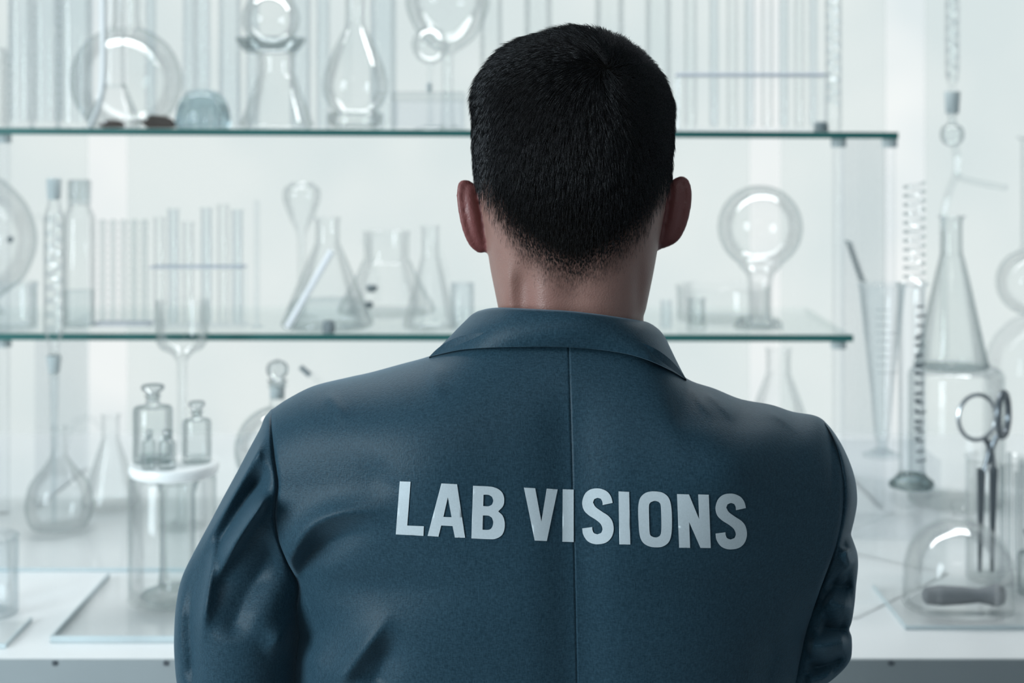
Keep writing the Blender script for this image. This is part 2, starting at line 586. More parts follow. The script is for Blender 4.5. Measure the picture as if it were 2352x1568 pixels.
XU, XLO = 0.614, 0.5423
shelf('upper green-edged glass shelf level with the back of the head', -1.02, XU, z_up)
shelf('lower green-edged glass shelf level with the jacket collar', -1.02, XLO, z_lo)
POST = thin_glass('acrylic_post', (0.97, 0.975, 0.98), (0.84, 0.87, 0.88), ior=1.3, gloss=.3)


def post(px, y, label):
    x = (px - CX) / F * y
    t = thing('shelf_post', label, 'post', (x, y, ZT), 0)
    sec = [(ZT, z_lo(x) - TH), (z_lo(x), z_up(x) - TH)] if x < XLO + .01 else [(ZT, z_up(x) - TH)]
    for za, zb in sec:
        MB().tube([(0, 0, za - ZT), (0, 0, zb - ZT - .006)], .0095, 14).build('rod', POST, t)
        MB().tube([(0, 0, zb - ZT - .014), (0, 0, zb - ZT)], .0125, 14).build('cap', GROUND, t)


post(1926, 2.375, 'round clear post under the right ends of both glass shelves')
post(2043, 2.375, 'round clear post at the outer right corner of the upper glass shelf')
post(8, 2.375, 'round clear post holding both glass shelves at the left edge')
xr = 0.600
MB().box(xr - .003, xr + .003, 2.40, 2.69, ZT, z_up(xr) - TH - .001).build('glass_side_panel', GP, None, smooth=False)
tag(bpy.data.objects['glass_side_panel'], 'upright greyish glass panel closing the right end of the shelves', 'panel')
xl_ = -0.772
MB().box(xl_ - .003, xl_ + .003, 2.40, 2.69, ZT, z_lo(xl_) - TH - .001).build('glass_side_panel', GP, None, smooth=False)
tag(bpy.data.objects['glass_side_panel.001'], 'upright greyish glass panel at the left edge under the lower shelf', 'panel')

# ================================================================== GLASSWARE
# a vessel is described by its outline: (half width, row) pairs in photo pixels at its own distance D


class Item:
    def __init__(s, name, label, cat, px, D, surf, group=None, lift=0.0):
        s.D, s.k = D, D / F
        s.x = (px - CX) / F * D
        s.z0 = (surf(s.x) if callable(surf) else surf) + lift + .0004
        s.px = px
        s.o = thing(name, label, cat, (s.x, D, s.z0), 0, group)

    def h(s, row):
        return CZ - (row - HY) * s.k - s.z0

    def w(s, p):
        return p * s.k

    def prof(s, P, n=0):
        q = [(max(r, 0) * s.k, max(0.0, s.h(row)) if row is not None else 0.0) for r, row in P]
        if n:
            c = crom(q, n)
            c[:, 0] = np.maximum(c[:, 0], 0); c[:, 1] = np.maximum(c[:, 1], 0)
            q = [tuple(v) for v in c]
        return q

    def vessel(s, P, mat=None, n=0, wall=.0016, base=.003, name='body', seg=32, lid=False, parent=None):
        """P runs from the foot (row None = standing surface) up to the rim"""
        q = s.prof(P, n)
        out = [(0, q[0][1])] + q
        if lid:
            inn = []
        else:
            r0, z0 = q[-1]
            inn = [(r0 - wall * .5, z0 + wall * .4)]
            ii = [(max(r - wall, .0004), z) for r, z in q][::-1]
            zb = q[0][1] + base
            ii = [(r, z) for r, z in ii if z > zb]
            if ii:
                inn += ii + [(ii[-1][0], zb)]
            inn += [(0, zb)]
        return MB().lathe(out + inn, seg).build(name, mat or G, parent or s.o, sharp=50)

    def solid(s, P, mat=None, n=0, name='stopper', seg=28, dx=0, dy=0):
        q = s.prof(P, n)
        if q[0][0] > 1e-6:
            q = [(0, q[0][1])] + q
        if q[-1][0] > 1e-6:
            q = q + [(0, q[-1][1])]
        return MB().lathe(q, seg, (dx, dy, 0)).build(name, mat or SOLID, s.o, sharp=50)

    def pt(s, px, row, dy=0.0):
        k = (s.D + dy) / F
        return ((px - CX) * k - s.x, dy, CZ - (row - HY) * k - s.z0)

    def tube(s, pts, r, mat=None, name='tube', seg=10, n=8, dy=0.0):
        c = [s.pt(a, b_, dy) for a, b_ in pts]
        if len(c) > 2 and n:
            c = crom(c, n)
        return MB().tube(c, r * s.k, seg).build(name, mat or G, s.o)

    def coil(s, ra, rb, turns, R, r, mat=None, name='coil', seg=6, dx=0):
        pts = []
        N_ = int(turns * 16)
        for i in range(N_ + 1):
            t = i / N_
            a = 2 * PI * turns * t
            pts.append((dx * s.k + R * s.k * math.cos(a), R * s.k * math.sin(a), s.h(ra + (rb - ra) * t)))
        return MB().tube(pts, r * s.k, seg).build(name, mat or G, s.o)

    def ticks(s, R, rows_, mat=None, a0=-0.2, a1=1.2, name='scale', thick=.9):
        m = MB()
        for i, row in enumerate(rows_):
            z = s.h(row)
            span = (a0, a1) if i % 5 == 0 else (a0, a0 + (a1 - a0) * .6)
            pts = [(R * s.k * math.sin(a), -R * s.k * math.cos(a), z) for a in np.linspace(span[0], span[1], 8)]
            m.tube(pts, thick * s.k, 4)
        return m.build(name, mat or INK, s.o)


def tube_rack(name, label, cat, xs_, D, surf, bars, foot, thick=5):
    """wire/glass rack: uprights at both ends, bars (rows) along, a foot plate"""
    it = Item(name, label, cat, (xs_[0] + xs_[1]) / 2, D, surf)
    hx = (xs_[1] - xs_[0]) / 2 * it.k
    for row in bars:
        z = it.h(row)
        m = MB()
        for y in (-.017, .017):
            m.tube([(-hx, y, z), (hx, y, z)], thick * .5 * it.k, 8)
        for x in (-hx, hx):
            m.tube([(x, -.017, z), (x, .017, z)], thick * .5 * it.k, 8)
        m.build('bar', RACKM, it.o)
    for x in (-hx, hx):
        top = min(bars)
        for y in (-.017, .017):
            MB().tube([(x, y, 0.004), (x, y, it.h(top))], thick * .5 * it.k, 8).build('upright', GB, it.o)
    MB().box(-hx - .004, hx + .004, -.024, .024, 0, .005, .001).build('foot_plate', foot, it.o)
    return it


RACKM = principled('pale_rack_rod', (0.50, 0.53, 0.60), rough=0.4, noise=0.08)
ORD = ['leftmost', 'second from left', 'third from left', 'fourth from left', 'fifth from left', 'sixth from left', 'seventh from left', 'eighth from left', 'ninth from left']


def erlen(it, nw, bw, top, sh, base=None, lip=3, mat=None, n=5):
    """conical flask: neck half width, base half width, rim row, shoulder row"""
    bt = HY + (CZ - it.z0) / it.k if base is None else base
    P = [(bw * .90, None), (bw * .985, bt - 5), (bw, bt - 12), (bw * .93, bt - 28), (nw + (bw - nw) * .30, sh + (bt - sh) * .26), (nw * 1.12, sh + 4), (nw, sh - 8), (nw, top + 10), (nw + lip, top)]
    return it.vessel(P, mat, n)


def round_flask(it, R, cyrow, nw, top, lip=3, mat=None, foot=None):
    P = []
    for a in np.linspace(-PI / 2 + (foot or .32), PI / 2 - math.asin(min(.95, nw / R)) * 1.15, 22):
        P.append((R * math.cos(a), cyrow - R * math.sin(a)))
    P[0] = (P[0][0], None)
    P += [(nw, P[-1][1] - nw * .7), (nw, top + 8), (nw + lip, top)]
    return it.vessel(P, mat, 0)


def bottle(it, hw, sh, nw, ntop, stop, st_hw, mat=None):
    P = [(hw * .93, None), (hw, HY + (CZ - it.z0) / it.k - 4), (hw, sh + 8), (hw * .93, sh + 2), (nw + 4, sh - 2), (nw, sh - 6), (nw, ntop + 3), (nw + 4, ntop)]
    it.vessel(P, mat or GD, 0, wall=.0026, base=.007)
    it.solid([(nw * .6, ntop + 12), (nw * .85, ntop), (nw * .7, ntop - 4), (st_hw * .9, stop + (ntop - stop) * .45), (st_hw, stop + 4), (st_hw * .85, stop), (0, stop)], SGL)


SGL = thin_glass('stopper_glass', (0.88, 0.90, 0.905), (0.36, 0.42, 0.44), start=0.3)
UP, LO, BE = z_up, z_lo, z_be

# ---------------- upper shelf, left to right
it = Item('glass_jar', 'wide glass jar cut by the left edge on the upper shelf', 'jar', -28, 2.43, UP)
it.vessel([(44, None), (46, 290), (46, 125), (42, 117), (44, 112)], G, wall=.003, base=.006)
for px, hw, lab in ((46, 27, 'slim bluish glass cylinder nearest the left edge on the upper shelf'), (104, 30, 'bluish glass cylinder between two others on the upper shelf'), (172, 40, 'widest bluish glass cylinder on the upper shelf, beside the brown stones')):
    it = Item('glass_cylinder', lab, 'cylinder', px, 2.42 if px != 104 else 2.50, UP, 'tall cylinders on the upper shelf')
    it.vessel([(hw, None), (hw + 2, 292), (hw, 284), (hw, -70), (hw + 3, -76)], GB, wall=.0035, base=.011)
    it.ticks(hw + .3, list(np.arange(250, -60, -22)), INKL, -1.0, -.3)
it = Item('round_flask', 'large round glass flask standing behind the brown stones on the upper shelf', 'flask', 290, 2.62, UP)
round_flask(it, 126, 186, 30, -60)
it = Item('conical_flask', 'clear conical flask with a bright slanted side over the dark stone', 'flask', 262, 2.40, UP)
erlen(it, 24, 60, -50, 190)
it.tube([(236, -30), (234, 205), (206, 294)], 7, principled('highlight_white', (0.85, 0.86, 0.87), rough=.4, noise=.02), 'painted_highlight', n=10, dy=-.012)  # white tube imitates the highlight along the flask's left side
it = Item('stone', 'lens-shaped dark brown stone under the conical flask on the upper shelf', 'stone', 258, 2.385, UP, 'brown stones on the upper shelf')
MB().lathe([(0, 0), (.016, .0006), (.0215, .003), (.019, .0085), (.011, .0125), (0, .0138)], 18, (0, 0, 0), Matrix.Diagonal((1, .7, 1, 1))).build('lump', ROCK, it.o)
it = Item('stone', 'jagged dark brown stone beside the blue-grey glass dome', 'stone', 364, 2.40, UP, 'brown stones on the upper shelf')
v = [(-.030, -.012, .013), (-.018, -.014, .012), (-.011, -.013, .022), (.008, -.014, .019), (.024, -.013, .016), (.030, -.012, .003), (.020, -.012, 0), (-.014, -.013, 0),
     (-.028, .012, .011), (-.018, .012, .013), (-.010, .013, .019), (.008, .013, .021), (.022, .012, .013), (.029, .012, .002), (.018, .012, 0), (-.015, .012, 0)]
MB().add(v, [tuple(range(7, -1, -1)), tuple(range(8, 16))] + [(k, (k + 1) % 8, 8 + (k + 1) % 8, 8 + k) for k in range(8)]).build('lump', ROCK, it.o, smooth=False)
it = Item('glass_dome', 'blue-grey ribbed glass dome on the upper shelf', 'dome', 466, 2.415, UP)
prof = it.prof([(56, None), (60, 285), (60, 262), (54, 236), (40, 217), (22, 208), (0, 206)], 4)
m = MB()
vs, fs = [], []
SEGD = 64
for r, z in prof[:-1]:
    for k in range(SEGD):
        a = 2 * PI * k / SEGD
        rr = r * (1 + .05 * math.cos(a * 16) * min(1, (.045 - z) / .03))
        vs.append((rr * math.cos(a), rr * math.sin(a), z))
n_ = len(prof) - 1
for i in range(n_ - 1):
    for k in range(SEGD):
        k2 = (k + 1) % SEGD
        fs.append((i * SEGD + k, i * SEGD + k2, (i + 1) * SEGD + k2, (i + 1) * SEGD + k))
fs += [tuple(range(SEGD))[::-1], tuple((n_ - 1) * SEGD + k for k in range(SEGD))]
m.add(vs, fs).build('dome', DOMEG, it.o, sharp=60)
it = Item('glass_tube', 'tall slim glass tube rising behind the blue-grey dome', 'tube', 466, 2.50, UP)
it.vessel([(16, None), (17, 285), (17, -70)], GB, wall=.003, base=.006)
it = Item('conical_flask', 'clear conical flask with a shallow grey dish lying on its mouth', 'flask', 636, 2.43, UP)
erlen(it, 42, 84, 124, 176)
zt_ = it.z0 + it.h(121.5)
it = Item('glass_dish', 'shallow greyish glass dish lying on a conical flask', 'dish', 622, 2.43, zt_)
it.vessel([(58, None), (66, 112), (76, 98), (81, 89)], thin_glass('grey_glass', (0.80, 0.825, 0.83), (0.70, 0.74, 0.75), gloss=.3), wall=.003, base=.006)
zd_ = it.z0 + .0062
it = Item('round_flask', 'small round flask sitting in the grey dish above the conical flask', 'flask', 622, 2.43, zd_)
round_flask(it, 66, 44, 22, -90)
it = Item('decanter', 'pear-shaped glass decanter on a thick foot on the upper shelf', 'decanter', 816, 2.42, UP)
it.vessel([(60, None), (66, 293), (64, 262), (52, 256), (56, 250), (70, 226), (75, 200), (70, 165), (52, 118), (34, 82), (24, 60), (22, 30), (24, -10), (30, -20)], G, 5, wall=.002, base=.012)
it.solid([(40, 292), (58, 285), (60, 264), (40, 258)], GD, name='thick_foot')
it.tube([(802, -30), (800, 60), (796, 236)], 8, G, 'inner_tube', n=6)
it = Item('glass_box', 'low square glass box with a knobbed lid on the upper shelf', 'box', 986, 2.42, UP)
hx = it.w(80)
h1 = it.h(233)
m = MB()
for a in ((-hx, hx, -.05, -.047), (-hx, hx, .047, .05), (-hx, -hx + .003, -.047, .047), (hx - .003, hx, -.047, .047)):
    m.box(a[0], a[1], a[2], a[3], .004, h1)
m.box(-hx, hx, -.05, .05, 0, .004)
m.build('box', GP, it.o, smooth=False)
MB().box(-hx - .001, hx + .001, -.052, .052, h1 + .0003, it.h(212), .002).build('lid', thin_glass('lid_glass', (0.90, 0.915, 0.92), (0.84, 0.86, 0.87), ior=1.2, gloss=.2), it.o)
it.solid([(5, 211.9), (6, 200), (5, 190)], GROUND, name='knob')
it = Item('stemmed_globe', 'small clear globe on a stem behind the square glass box', 'globe', 988, 2.515, UP)
it.vessel([(34, None), (36, 294), (14, 290), (6, 280), (5, 160), (8, 148), (30, 134), (43, 104), (30, 72), (10, 63), (8, 52), (10, 48)], G, 4, wall=.0018, base=.003)
it = Item('round_flask', 'large faint round flask hanging over the globe near the head', 'flask', 1028, 2.65, UP)
it.vessel([(40, None), (42, 295), (22, 290), (14, 270), (13, 140), (20, 120), (60, 90), (92, 30), (92, -20), (40, -80), (24, -100), (24, -140)], G, 4)
for px, hw, lab in ((1128, 26, 'tall clear cylinder just left of the top of the head'), (1236, 32, 'tall clear cylinder behind the left of the crown'), (1400, 34, 'tall clear cylinder behind the right of the crown'), (1512, 30, 'tall clear cylinder just right of the top of the head')):
    it = Item('glass_cylinder', lab, 'cylinder', px, 2.46, UP, 'tall cylinders behind the head')
    it.vessel([(hw + 10, None), (hw + 10, 296), (hw, 288), (hw, -70), (hw + 4, -76)], G, wall=.0025, base=.006)
rk = tube_rack('tube_rack', 'tall rack of long glass tubes right of the head on the upper shelf', 'rack', (1556, 1892), 2.44, UP, [172], GP, 7)
for i, px in enumerate((1586, 1640, 1682, 1722, 1762, 1800, 1836, 1868)):
    it = Item('glass_tube', 'long upright glass tube, %s in the tall rack right of the head' % ORD[i], 'tube', px, 2.44, UP, 'long tubes in the upper rack', lift=.0055)
    hw = (15, 11, 13, 12, 14, 11, 12, 10)[i]
    it.vessel([(hw * .5, None), (hw * .9, 288), (hw, 280), (hw, -70), (hw + 2, -74)], GB if i % 2 else G, wall=.002, base=.003, seg=20)
it = Item('coil_condenser', 'beaded glass coil condenser standing at the right end of the tube rack', 'condenser', 1914, 2.40, UP)
it.vessel([(17, None), (19, 296), (19, -70)], G, wall=.0015)
it.coil(238, -60, 11, 12, 5, GB)
it = Item('rubber_stopper', 'grey rubber stopper lying on the right part of the upper shelf', 'stopper', 1886, 2.37, UP)
it.solid([(15, None), (17, 300), (15, 281), (11, 279)], RUBBER, name='plug')

for px, hw, lab in ((434, 14, 'tall faint glass tube between the round flask and the blue-grey dome'), (528, 26, 'tall faint glass tube right behind the blue-grey dome'), (580, 15, 'slim tall tube behind the left of the dish-topped conical flask'),
                    (690, 24, 'tall faint glass tube behind the right of the dish-topped conical flask'), (742, 16, 'slim tall tube left of the pear-shaped decanter'), (880, 30, 'tall faint glass tube right of the pear-shaped decanter'), (346, 12, 'tall faint tube behind the jagged brown stone')):
    it = Item('glass_tube', lab, 'tube', px, 2.70 if px > 500 else 2.465, UP, 'tall tubes at the back of the upper shelf')
    it.vessel([(hw * .8, None), (hw, 290), (hw, -60), (hw + 3, -66)], GB, wall=.003, base=.005, seg=24)

# ---------------- lower shelf, left to right
it = Item('glass_beaker', 'glass beaker in front of the round flask at the left end of the lower shelf', 'beaker', 30, 2.395, LO)
it.vessel([(50, None), (54, 755), (54, 655), (57, 650)], GB, wall=.0025, base=.006)
it = Item('round_flask', 'large round flask cut by the left edge above the lower shelf', 'flask', -58, 2.60, LO)
it.vessel([(62, None), (66, 745), (52, 700), (60, 680), (110, 640), (138, 560), (120, 480), (70, 420), (30, 395), (26, 370), (30, 362)], G, 4)
it.solid([(0, 553), (7, 548), (7, 540), (0, 535)], RUBBER, name='bung', dx=it.w(108), dy=-.06)
it = Item('reagent_bottle', 'square-shouldered bottle with a tall grey cap and low liquid on the lower shelf', 'bottle', 182, 2.44, LO)
it.vessel([(32, None), (36, 752), (37, 560), (36, 500), (28, 480), (24, 472), (24, 468)], G, 0, wall=.002, base=.004)
it.vessel([(25, 470), (26, 466), (27, 420), (26, 415)], thin_glass('cap_glass', (0.90, 0.92, 0.925), (0.74, 0.78, 0.79), gloss=.3), name='cap', wall=.004, base=.008)
it.solid([(33, 750), (34.5, 668), (34, 667)], LIQ, name='liquid')
rk = tube_rack('condenser_tray', 'flat glass tray carrying the row of beaded tubes', 'tray', (222, 346), 2.46, LO, [742], GP, 4)
for i, px in enumerate((236, 260, 284, 308, 332)):
    it = Item('beaded_tube', 'beaded glass tube, %s of the five on the lower shelf' % ORD[i], 'tube', px, 2.46, LO, 'beaded tubes on the lower shelf', lift=.0055)
    P = [(5, None)]
    y = 742
    while y > 512:
        P += [(7.5, y - 4), (8.6, y - 8.5), (7.5, y - 13), (4.5, y - 17)]
        y -= 17
    P += [(5, 506)]
    it.vessel(P, GD, 0, wall=.0015, seg=18)
rk = tube_rack('test_tube_rack', 'low rack holding clear test tubes at the middle of the lower shelf', 'rack', (350, 562), 2.44, LO, [612], GP, 4)
for i, (px, tp) in enumerate(((366, 500), (398, 480), (432, 510), (474, 478), (512, 470), (545, 482))):
    it = Item('test_tube', 'clear test tube, %s in the low rack on the lower shelf' % ORD[i], 'test tube', px, 2.44, LO, 'test tubes in the low rack', lift=.0055)
    it.vessel([(4, None), (9, 746), (12, 738), (12.5, 728), (12.5, tp + 4), (15, tp)], GB if i % 2 else G, wall=.0013, seg=20)
it = Item('glass_rod', 'thin bluish glass rod standing upright beside the test tube rack', 'rod', 590, 2.44, LO)
it.vessel([(16, None), (17, 756), (8, 750), (5.5, 742), (5.5, 462), (3, 459)], GB, lid=True)
it = Item('thistle_funnel', 'pear-shaped funnel on a long stem at the middle of the lower shelf', 'funnel', 693, 2.565, LO)
it.vessel([(34, None), (36, 752), (16, 747), (10, 735), (9, 560), (13, 530), (30, 495), (43, 455), (40, 432), (26, 424), (28, 420)], G, 4)
it = Item('conical_flask', 'conical flask with a white rod leaning across it on the lower shelf', 'flask', 752, 2.435, LO)
erlen(it, 28, 106, 500, 560)
it.solid([(88, 752), (98, 745), (88, 700), (84, 692), (80, 690)], LIQ, name='liquid')
it = Item('stirring_rod', 'short white rod leaning against a conical flask on the lower shelf', 'rod', 728, 2.36, LO)
it.tube([(660, 752), (762, 576)], 7.5, principled('white_plastic', (0.86, 0.87, 0.90), rough=.35, noise=.02), 'shaft')
it = Item('conical_flask', 'wide conical flask nearest the left ear on the lower shelf', 'flask', 888, 2.615, LO)
erlen(it, 52, 112, 532, 600)
it.tube([(834, 545), (866, 640), (866, 690)], 6, G, 'inner_tube')
it.solid([(8, 656), (13, 650), (12, 642), (6, 640)], RUBBER, name='tap', dx=it.w(-22), dy=-.10)
it.solid([(6, 692), (10, 687), (9, 680), (6, 677)], RUBBER, name='tap', dx=it.w(-28), dy=-.10)
it = Item('rubber_stopper', 'small grey stopper lying in front of a conical flask on the lower shelf', 'stopper', 755, 2.365, LO)
it.solid([(14, None), (15, 748), (13, 738), (11, 736)], RUBBER, name='plug')
it = Item('conical_flask', 'tall slender conical flask beside the left ear on the lower shelf', 'flask', 988, 2.42, LO)
erlen(it, 20, 62, 520, 590)
it.tube([(1002, 548), (1030, 640)], 4, G, 'side_tube', n=0)
it = Item('glass_vial', 'small straight glass vial left of the neck on the lower shelf', 'vial', 1062, 2.40, LO)
it.vessel([(25, None), (27, 755), (27, 656), (24, 652), (29, 650)], GB, wall=.002, base=.005)
it = Item('glass_vial', 'slim glass vial just right of the neck on the lower shelf', 'vial', 1530, 2.42, LO)
it.vessel([(12, None), (13, 752), (13, 690)], GB, wall=.0016, base=.004)
it = Item('glass_vial', 'wide glass vial with thick base right of the neck on the lower shelf', 'vial', 1600, 2.40, LO)
it.vessel([(20, None), (22, 752), (20, 740), (19, 690), (22, 686)], GD, wall=.003, base=.008)
it = Item('glass_dish', 'low wide glass dish behind the vial on the lower shelf', 'dish', 1660, 2.53, LO)
it.vessel([(96, None), (104, 735), (106, 662), (109, 657)], G, wall=.0025, base=.005)
it = Item('glass_stand', 'short thick glass ring under the upturned round flask', 'stand', 1742, 2.43, LO)
it.vessel([(54, None), (56, 752), (52, 738), (48, 734)], GD, wall=.006, base=.004)
zs_ = it.z0
it = Item('round_flask', 'upturned round flask like a mushroom at the right of the lower shelf', 'flask', 1746, 2.43, zs_, lift=.0045)
P = [(31, None), (29, 744), (27, 720), (27, 660), (31, 632), (46, 614)] + [(97 * math.cos(a), 522 - 97 * math.sin(a)) for a in np.linspace(-.98, PI / 2, 14)]
P[-1] = (0, P[-1][1])
q = it.prof(P, 5)
MB().lathe(q + [(max(r - .0018, 0), z - (.0018 if r < .02 and z > .15 else 0)) for r, z in q[::-1]], 36).build('body', G, it.o, sharp=60)

# ---------------- bench, left side
PLATE = thin_glass('plate_glass', (0.995, 0.998, 0.998), (0.975, 0.985, 0.985), ior=1.3, gloss=0.2)
PLEDGE = principled('plate_edge_glass', (0.50, 0.575, 0.60), rough=0.3, noise=0.3, nscale=12)


def plate(label, x0, x1, y0, y1, h):
    t = thing('glass_plate', label, 'glass plate', ((x0 + x1) / 2, (y0 + y1) / 2, ZT))
    hx, hy, e = (x1 - x0) / 2, (y1 - y0) / 2, .0022
    MB().box(-hx + e, hx - e, -hy + e, hy, .0004, h).build('pane', PLATE, t, smooth=False)
    for bb in ((-hx, hx, -hy, -hy + e), (-hx, -hx + e, -hy + e, hy), (hx - e, hx, -hy + e, hy)):
        MB().box(*bb, .0004, h).build('polished_edge', PLEDGE, t, smooth=False)
    return t


plate('clear glass plate on the bench under the porcelain disc stand', -.554, -.29, 1.774, 2.03, .008)
plate('small glass plate at the bottom left corner of the bench', -.76, -.600, 1.753, 1.85, .006)
plate('large glass plate under the flasks at the back left of the bench', -.95, -.35, 2.06, 2.47, .005)
it = Item('glass_jar', 'low glass jar cut by the left edge on the bench', 'jar', -30, 1.88, BE)
it.vessel([(66, None), (70, 1404), (70, 1245), (66, 1238), (72, 1232)], GB, wall=.003, base=.008)
zpl = ZT + .0082
it = Item('glass_cylinder', 'wide upturned glass cylinder carrying the white porcelain disc', 'cylinder', 396, 1.92, zpl)
zdisc = CZ - (1088 - HY) * it.k
it.vessel([(100, None), (102, 1378), (100, 1370), (100, 1100), (96, 1093), (99, 1088.3)], G, wall=.0028, base=.003)
it = Item('glass_pedestal', 'footed glass column standing inside the upturned cylinder', 'pedestal', 408, 1.92, zpl + .0034)
it.vessel([(82, None), (84, 1368), (80, 1360), (52, 1354), (44, 1342), (40, 1300), (40, 1135), (46, 1112), (50, 1104)], GD, 0, wall=.003, base=.010)
it = Item('porcelain_disc', 'thick white porcelain disc carrying the little stoppered bottles', 'disc', 400, 1.92, zdisc)
it.solid([(90, None), (99, 1086), (102, 1078), (102, 1070), (99, 1063), (94, 1062)], CERAM, name='disc')
zdt = zdisc + it.h(1062) + .0003
it = Item('stoppered_bottle', 'larger of the two stoppered bottles on the white porcelain disc', 'bottle', 351, 1.925, zdt)
bottle(it, 45, 932, 16, 908, 884, 27)
it = Item('stoppered_bottle', 'smaller stoppered bottle at the right on the white porcelain disc', 'bottle', 452, 1.925, zdt)
bottle(it, 33, 962, 12, 945, 922, 19)
for px, hw, tp, lab in ((342, 16, 988, 'tiny bottle at the left in front of the larger stoppered bottle'), (384, 20, 988, 'tiny bottle at the right in front of the larger stoppered bottle')):
    it = Item('tiny_bottle', lab, 'bottle', px, 1.885, zdt, 'tiny bottles on the disc')
    bottle(it, hw, tp + 24, hw * .45, tp + 12, tp, hw * .6)
zp3 = ZT + .0052
it = Item('round_flask', 'round flask with the coil condenser standing in its neck, bench left', 'flask', 136, 2.27, zp3)
P = [(52, None), (64, 1205), (74, 1180), (76, 1150), (66, 1110), (40, 1076), (22, 1050), (17, 1030), (16, 985), (19, 980)]
it.vessel(P, G, 5)
it = Item('coil_condenser', 'tall glass coil condenser crossing in front of the lower shelf at left', 'condenser', 124, 2.27, zp3, lift=.006)
it.vessel([(4, None), (5, 1190), (8, 1000), (10, 900), (11, 860)], GB, 0, name='stem', seg=20)
it.solid([(10, 858), (12, 856), (17, 818), (16, 816)], GROUND, name='ground_joint')
it.vessel([(12, 816), (12, 790), (16, 780), (24, 760), (24, 500), (16, 475), (13, 460)], G, 0, name='water_jacket', wall=.0014)
it.coil(770, 490, 9, 13, 6, GB)
it.vessel([(14, 458), (15, 452), (17, 412), (15, 410)], GROUND, 0, name='top_joint')
it.tube([(100, 505), (92, 500), (84, 492)], 5, G, 'side_arm')
it = Item('conical_flask', 'conical flask with a bent side tube beside the condenser flask', 'flask', 254, 2.405, zp3)
erlen(it, 20, 66, 952, 1010)
it.tube([(236, 985), (212, 962), (185, 962), (162, 985), (152, 1030)], 6, G, 'side_tube')
it = Item('stemmed_cup', 'tall stemmed glass cup rising behind the stoppered bottles', 'cup', 418, 2.29, BE)
it.vessel([(50, None), (52, 1206), (24, 1200), (12, 1188), (10, 1100), (11, 830), (24, 812), (48, 800), (58, 785), (60, 750), (60, 695), (62, 690)], G, 0, wall=.0022, base=.004, seg=36)
it = Item('stoppered_flask', 'round flask with a ball stopper peeping over the left shoulder', 'flask', 637, 2.15, BE)
round_flask(it, 98, 1030, 17, 884, 7)
it.solid([(15, 915), (17, 880), (24, 874), (12, 871), (22, 860), (25, 847), (20, 834), (0, 825)], SGL, 3)
it.solid([(16.5, 914), (17.5, 884)], GROUND, name='ground_neck')
it = Item('glass_rod', 'dark-tipped glass rod leaning just above the left shoulder', 'rod', 800, 2.28, BE)
it.tube([(694, 846), (760, 905), (1010, 1205)], 6, G, 'shaft', n=6)
it.tube([(690, 842), (712, 862)], 6.5, RUBBER, 'tip', n=0)
it = Item('bent_tube', 'small bent glass tube beside the left sleeve on the bench', 'tube', 570, 2.25, BE)
it.tube([(548, 1226), (548, 1030), (556, 1012), (576, 1002), (600, 998)], 7, GB, 'tube', n=6)

# ---------------- bench, right side
a48 = math.radians(47.8)
tc_ = (.423, 2.041)
TANKG = thin_glass('tank_glass', (0.985, 0.99, 0.99), (0.95, 0.96, 0.965), ior=1.2, gloss=0.15)
t = thing('glass_tank', 'upturned square glass tank used as a riser right of the right sleeve', 'tank', (tc_[0], tc_[1], ZT), a48)
zr = 1.1645 - ZT
for nm, bb in (('side_pane', (-.13, .13, -.13, -.126, 0, zr - .005)), ('side_pane', (-.13, .13, .126, .13, 0, zr - .005)), ('side_pane', (-.13, -.126, -.126, .126, 0, zr - .005)), ('side_pane', (.126, .13, -.126, .126, 0, zr - .005)), ('top_pane', (-.13, .13, -.13, .13, zr - .005, zr))):
    MB().box(*bb).build(nm, TANKG, t, smooth=False)
it = Item('measuring_cylinder', 'tall measuring cylinder with dark scale on the glass tank', 'measuring cylinder', 2094, 2.056, ZT + zr)
it.vessel([(50, None), (53, 1112), (50, 1106), (38, 1096), (33, 1090), (31, 1080), (31, 662), (33, 656), (40, 651)], GB, 0, wall=.0022, base=.012)
it.solid([(51, 1117), (52, 1106), (38, 1095), (32, 1088)], thin_glass('dark_foot_glass', (0.80, 0.85, 0.85), (0.22, 0.30, 0.30), start=.2), name='hexagonal_foot', seg=6)
it.ticks(31.6, list(np.arange(1052, 690, -22)), INK, .05, 1.15, thick=2.2)
m = MB()
zs = [it.h(r_) for r_ in (1000, 770)]
for k in range(12):
    z = zs[0] + (zs[1] - zs[0]) * k / 11
    m.tube([(31.6 * it.k * math.sin(a), -31.6 * it.k * math.cos(a), z + .002 * math.sin(k * 2.1)) for a in np.linspace(-.05, .32 + .12 * math.sin(k * 1.7), 5)], 3.4 * it.k, 4)
m.build('numerals', INK, it.o)
it = Item('glass_coil', 'glass spiral on a stem standing in the measuring cylinder', 'coil', 2100, 2.056, ZT + zr, lift=.013)
it.coil(645, 418, 11, 22, 3.6, GD, seg=8)
it.tube([(2100, 1075), (2100, 700), (2112, 660), (2122, 645)], 5, G, 'stem', n=6)
gb = Item('glass_riser', 'small glass block riser behind the glass tank', 'block', 2026, 2.30, BE)
zg = CZ - (1052 - HY) * 2.24 / F
MB().box(-.07, .07, -.075, .075, 0, zg - ZT, .002).build('block', GP, gb.o)
it = Item('conical_measure', 'footed conical measuring glass behind the tall measuring cylinder', 'measuring glass', 2026, 2.25, zg)
it.vessel([(42, None), (44, 1044), (30, 1038), (14, 1030), (12, 1016), (18, 1000), (26, 900), (46, 720), (52, 660), (56, 652)], GB, 0, wall=.002, base=.004)
it.ticks(40, list(np.arange(850, 700, -18)), INKL, -.6, .8)
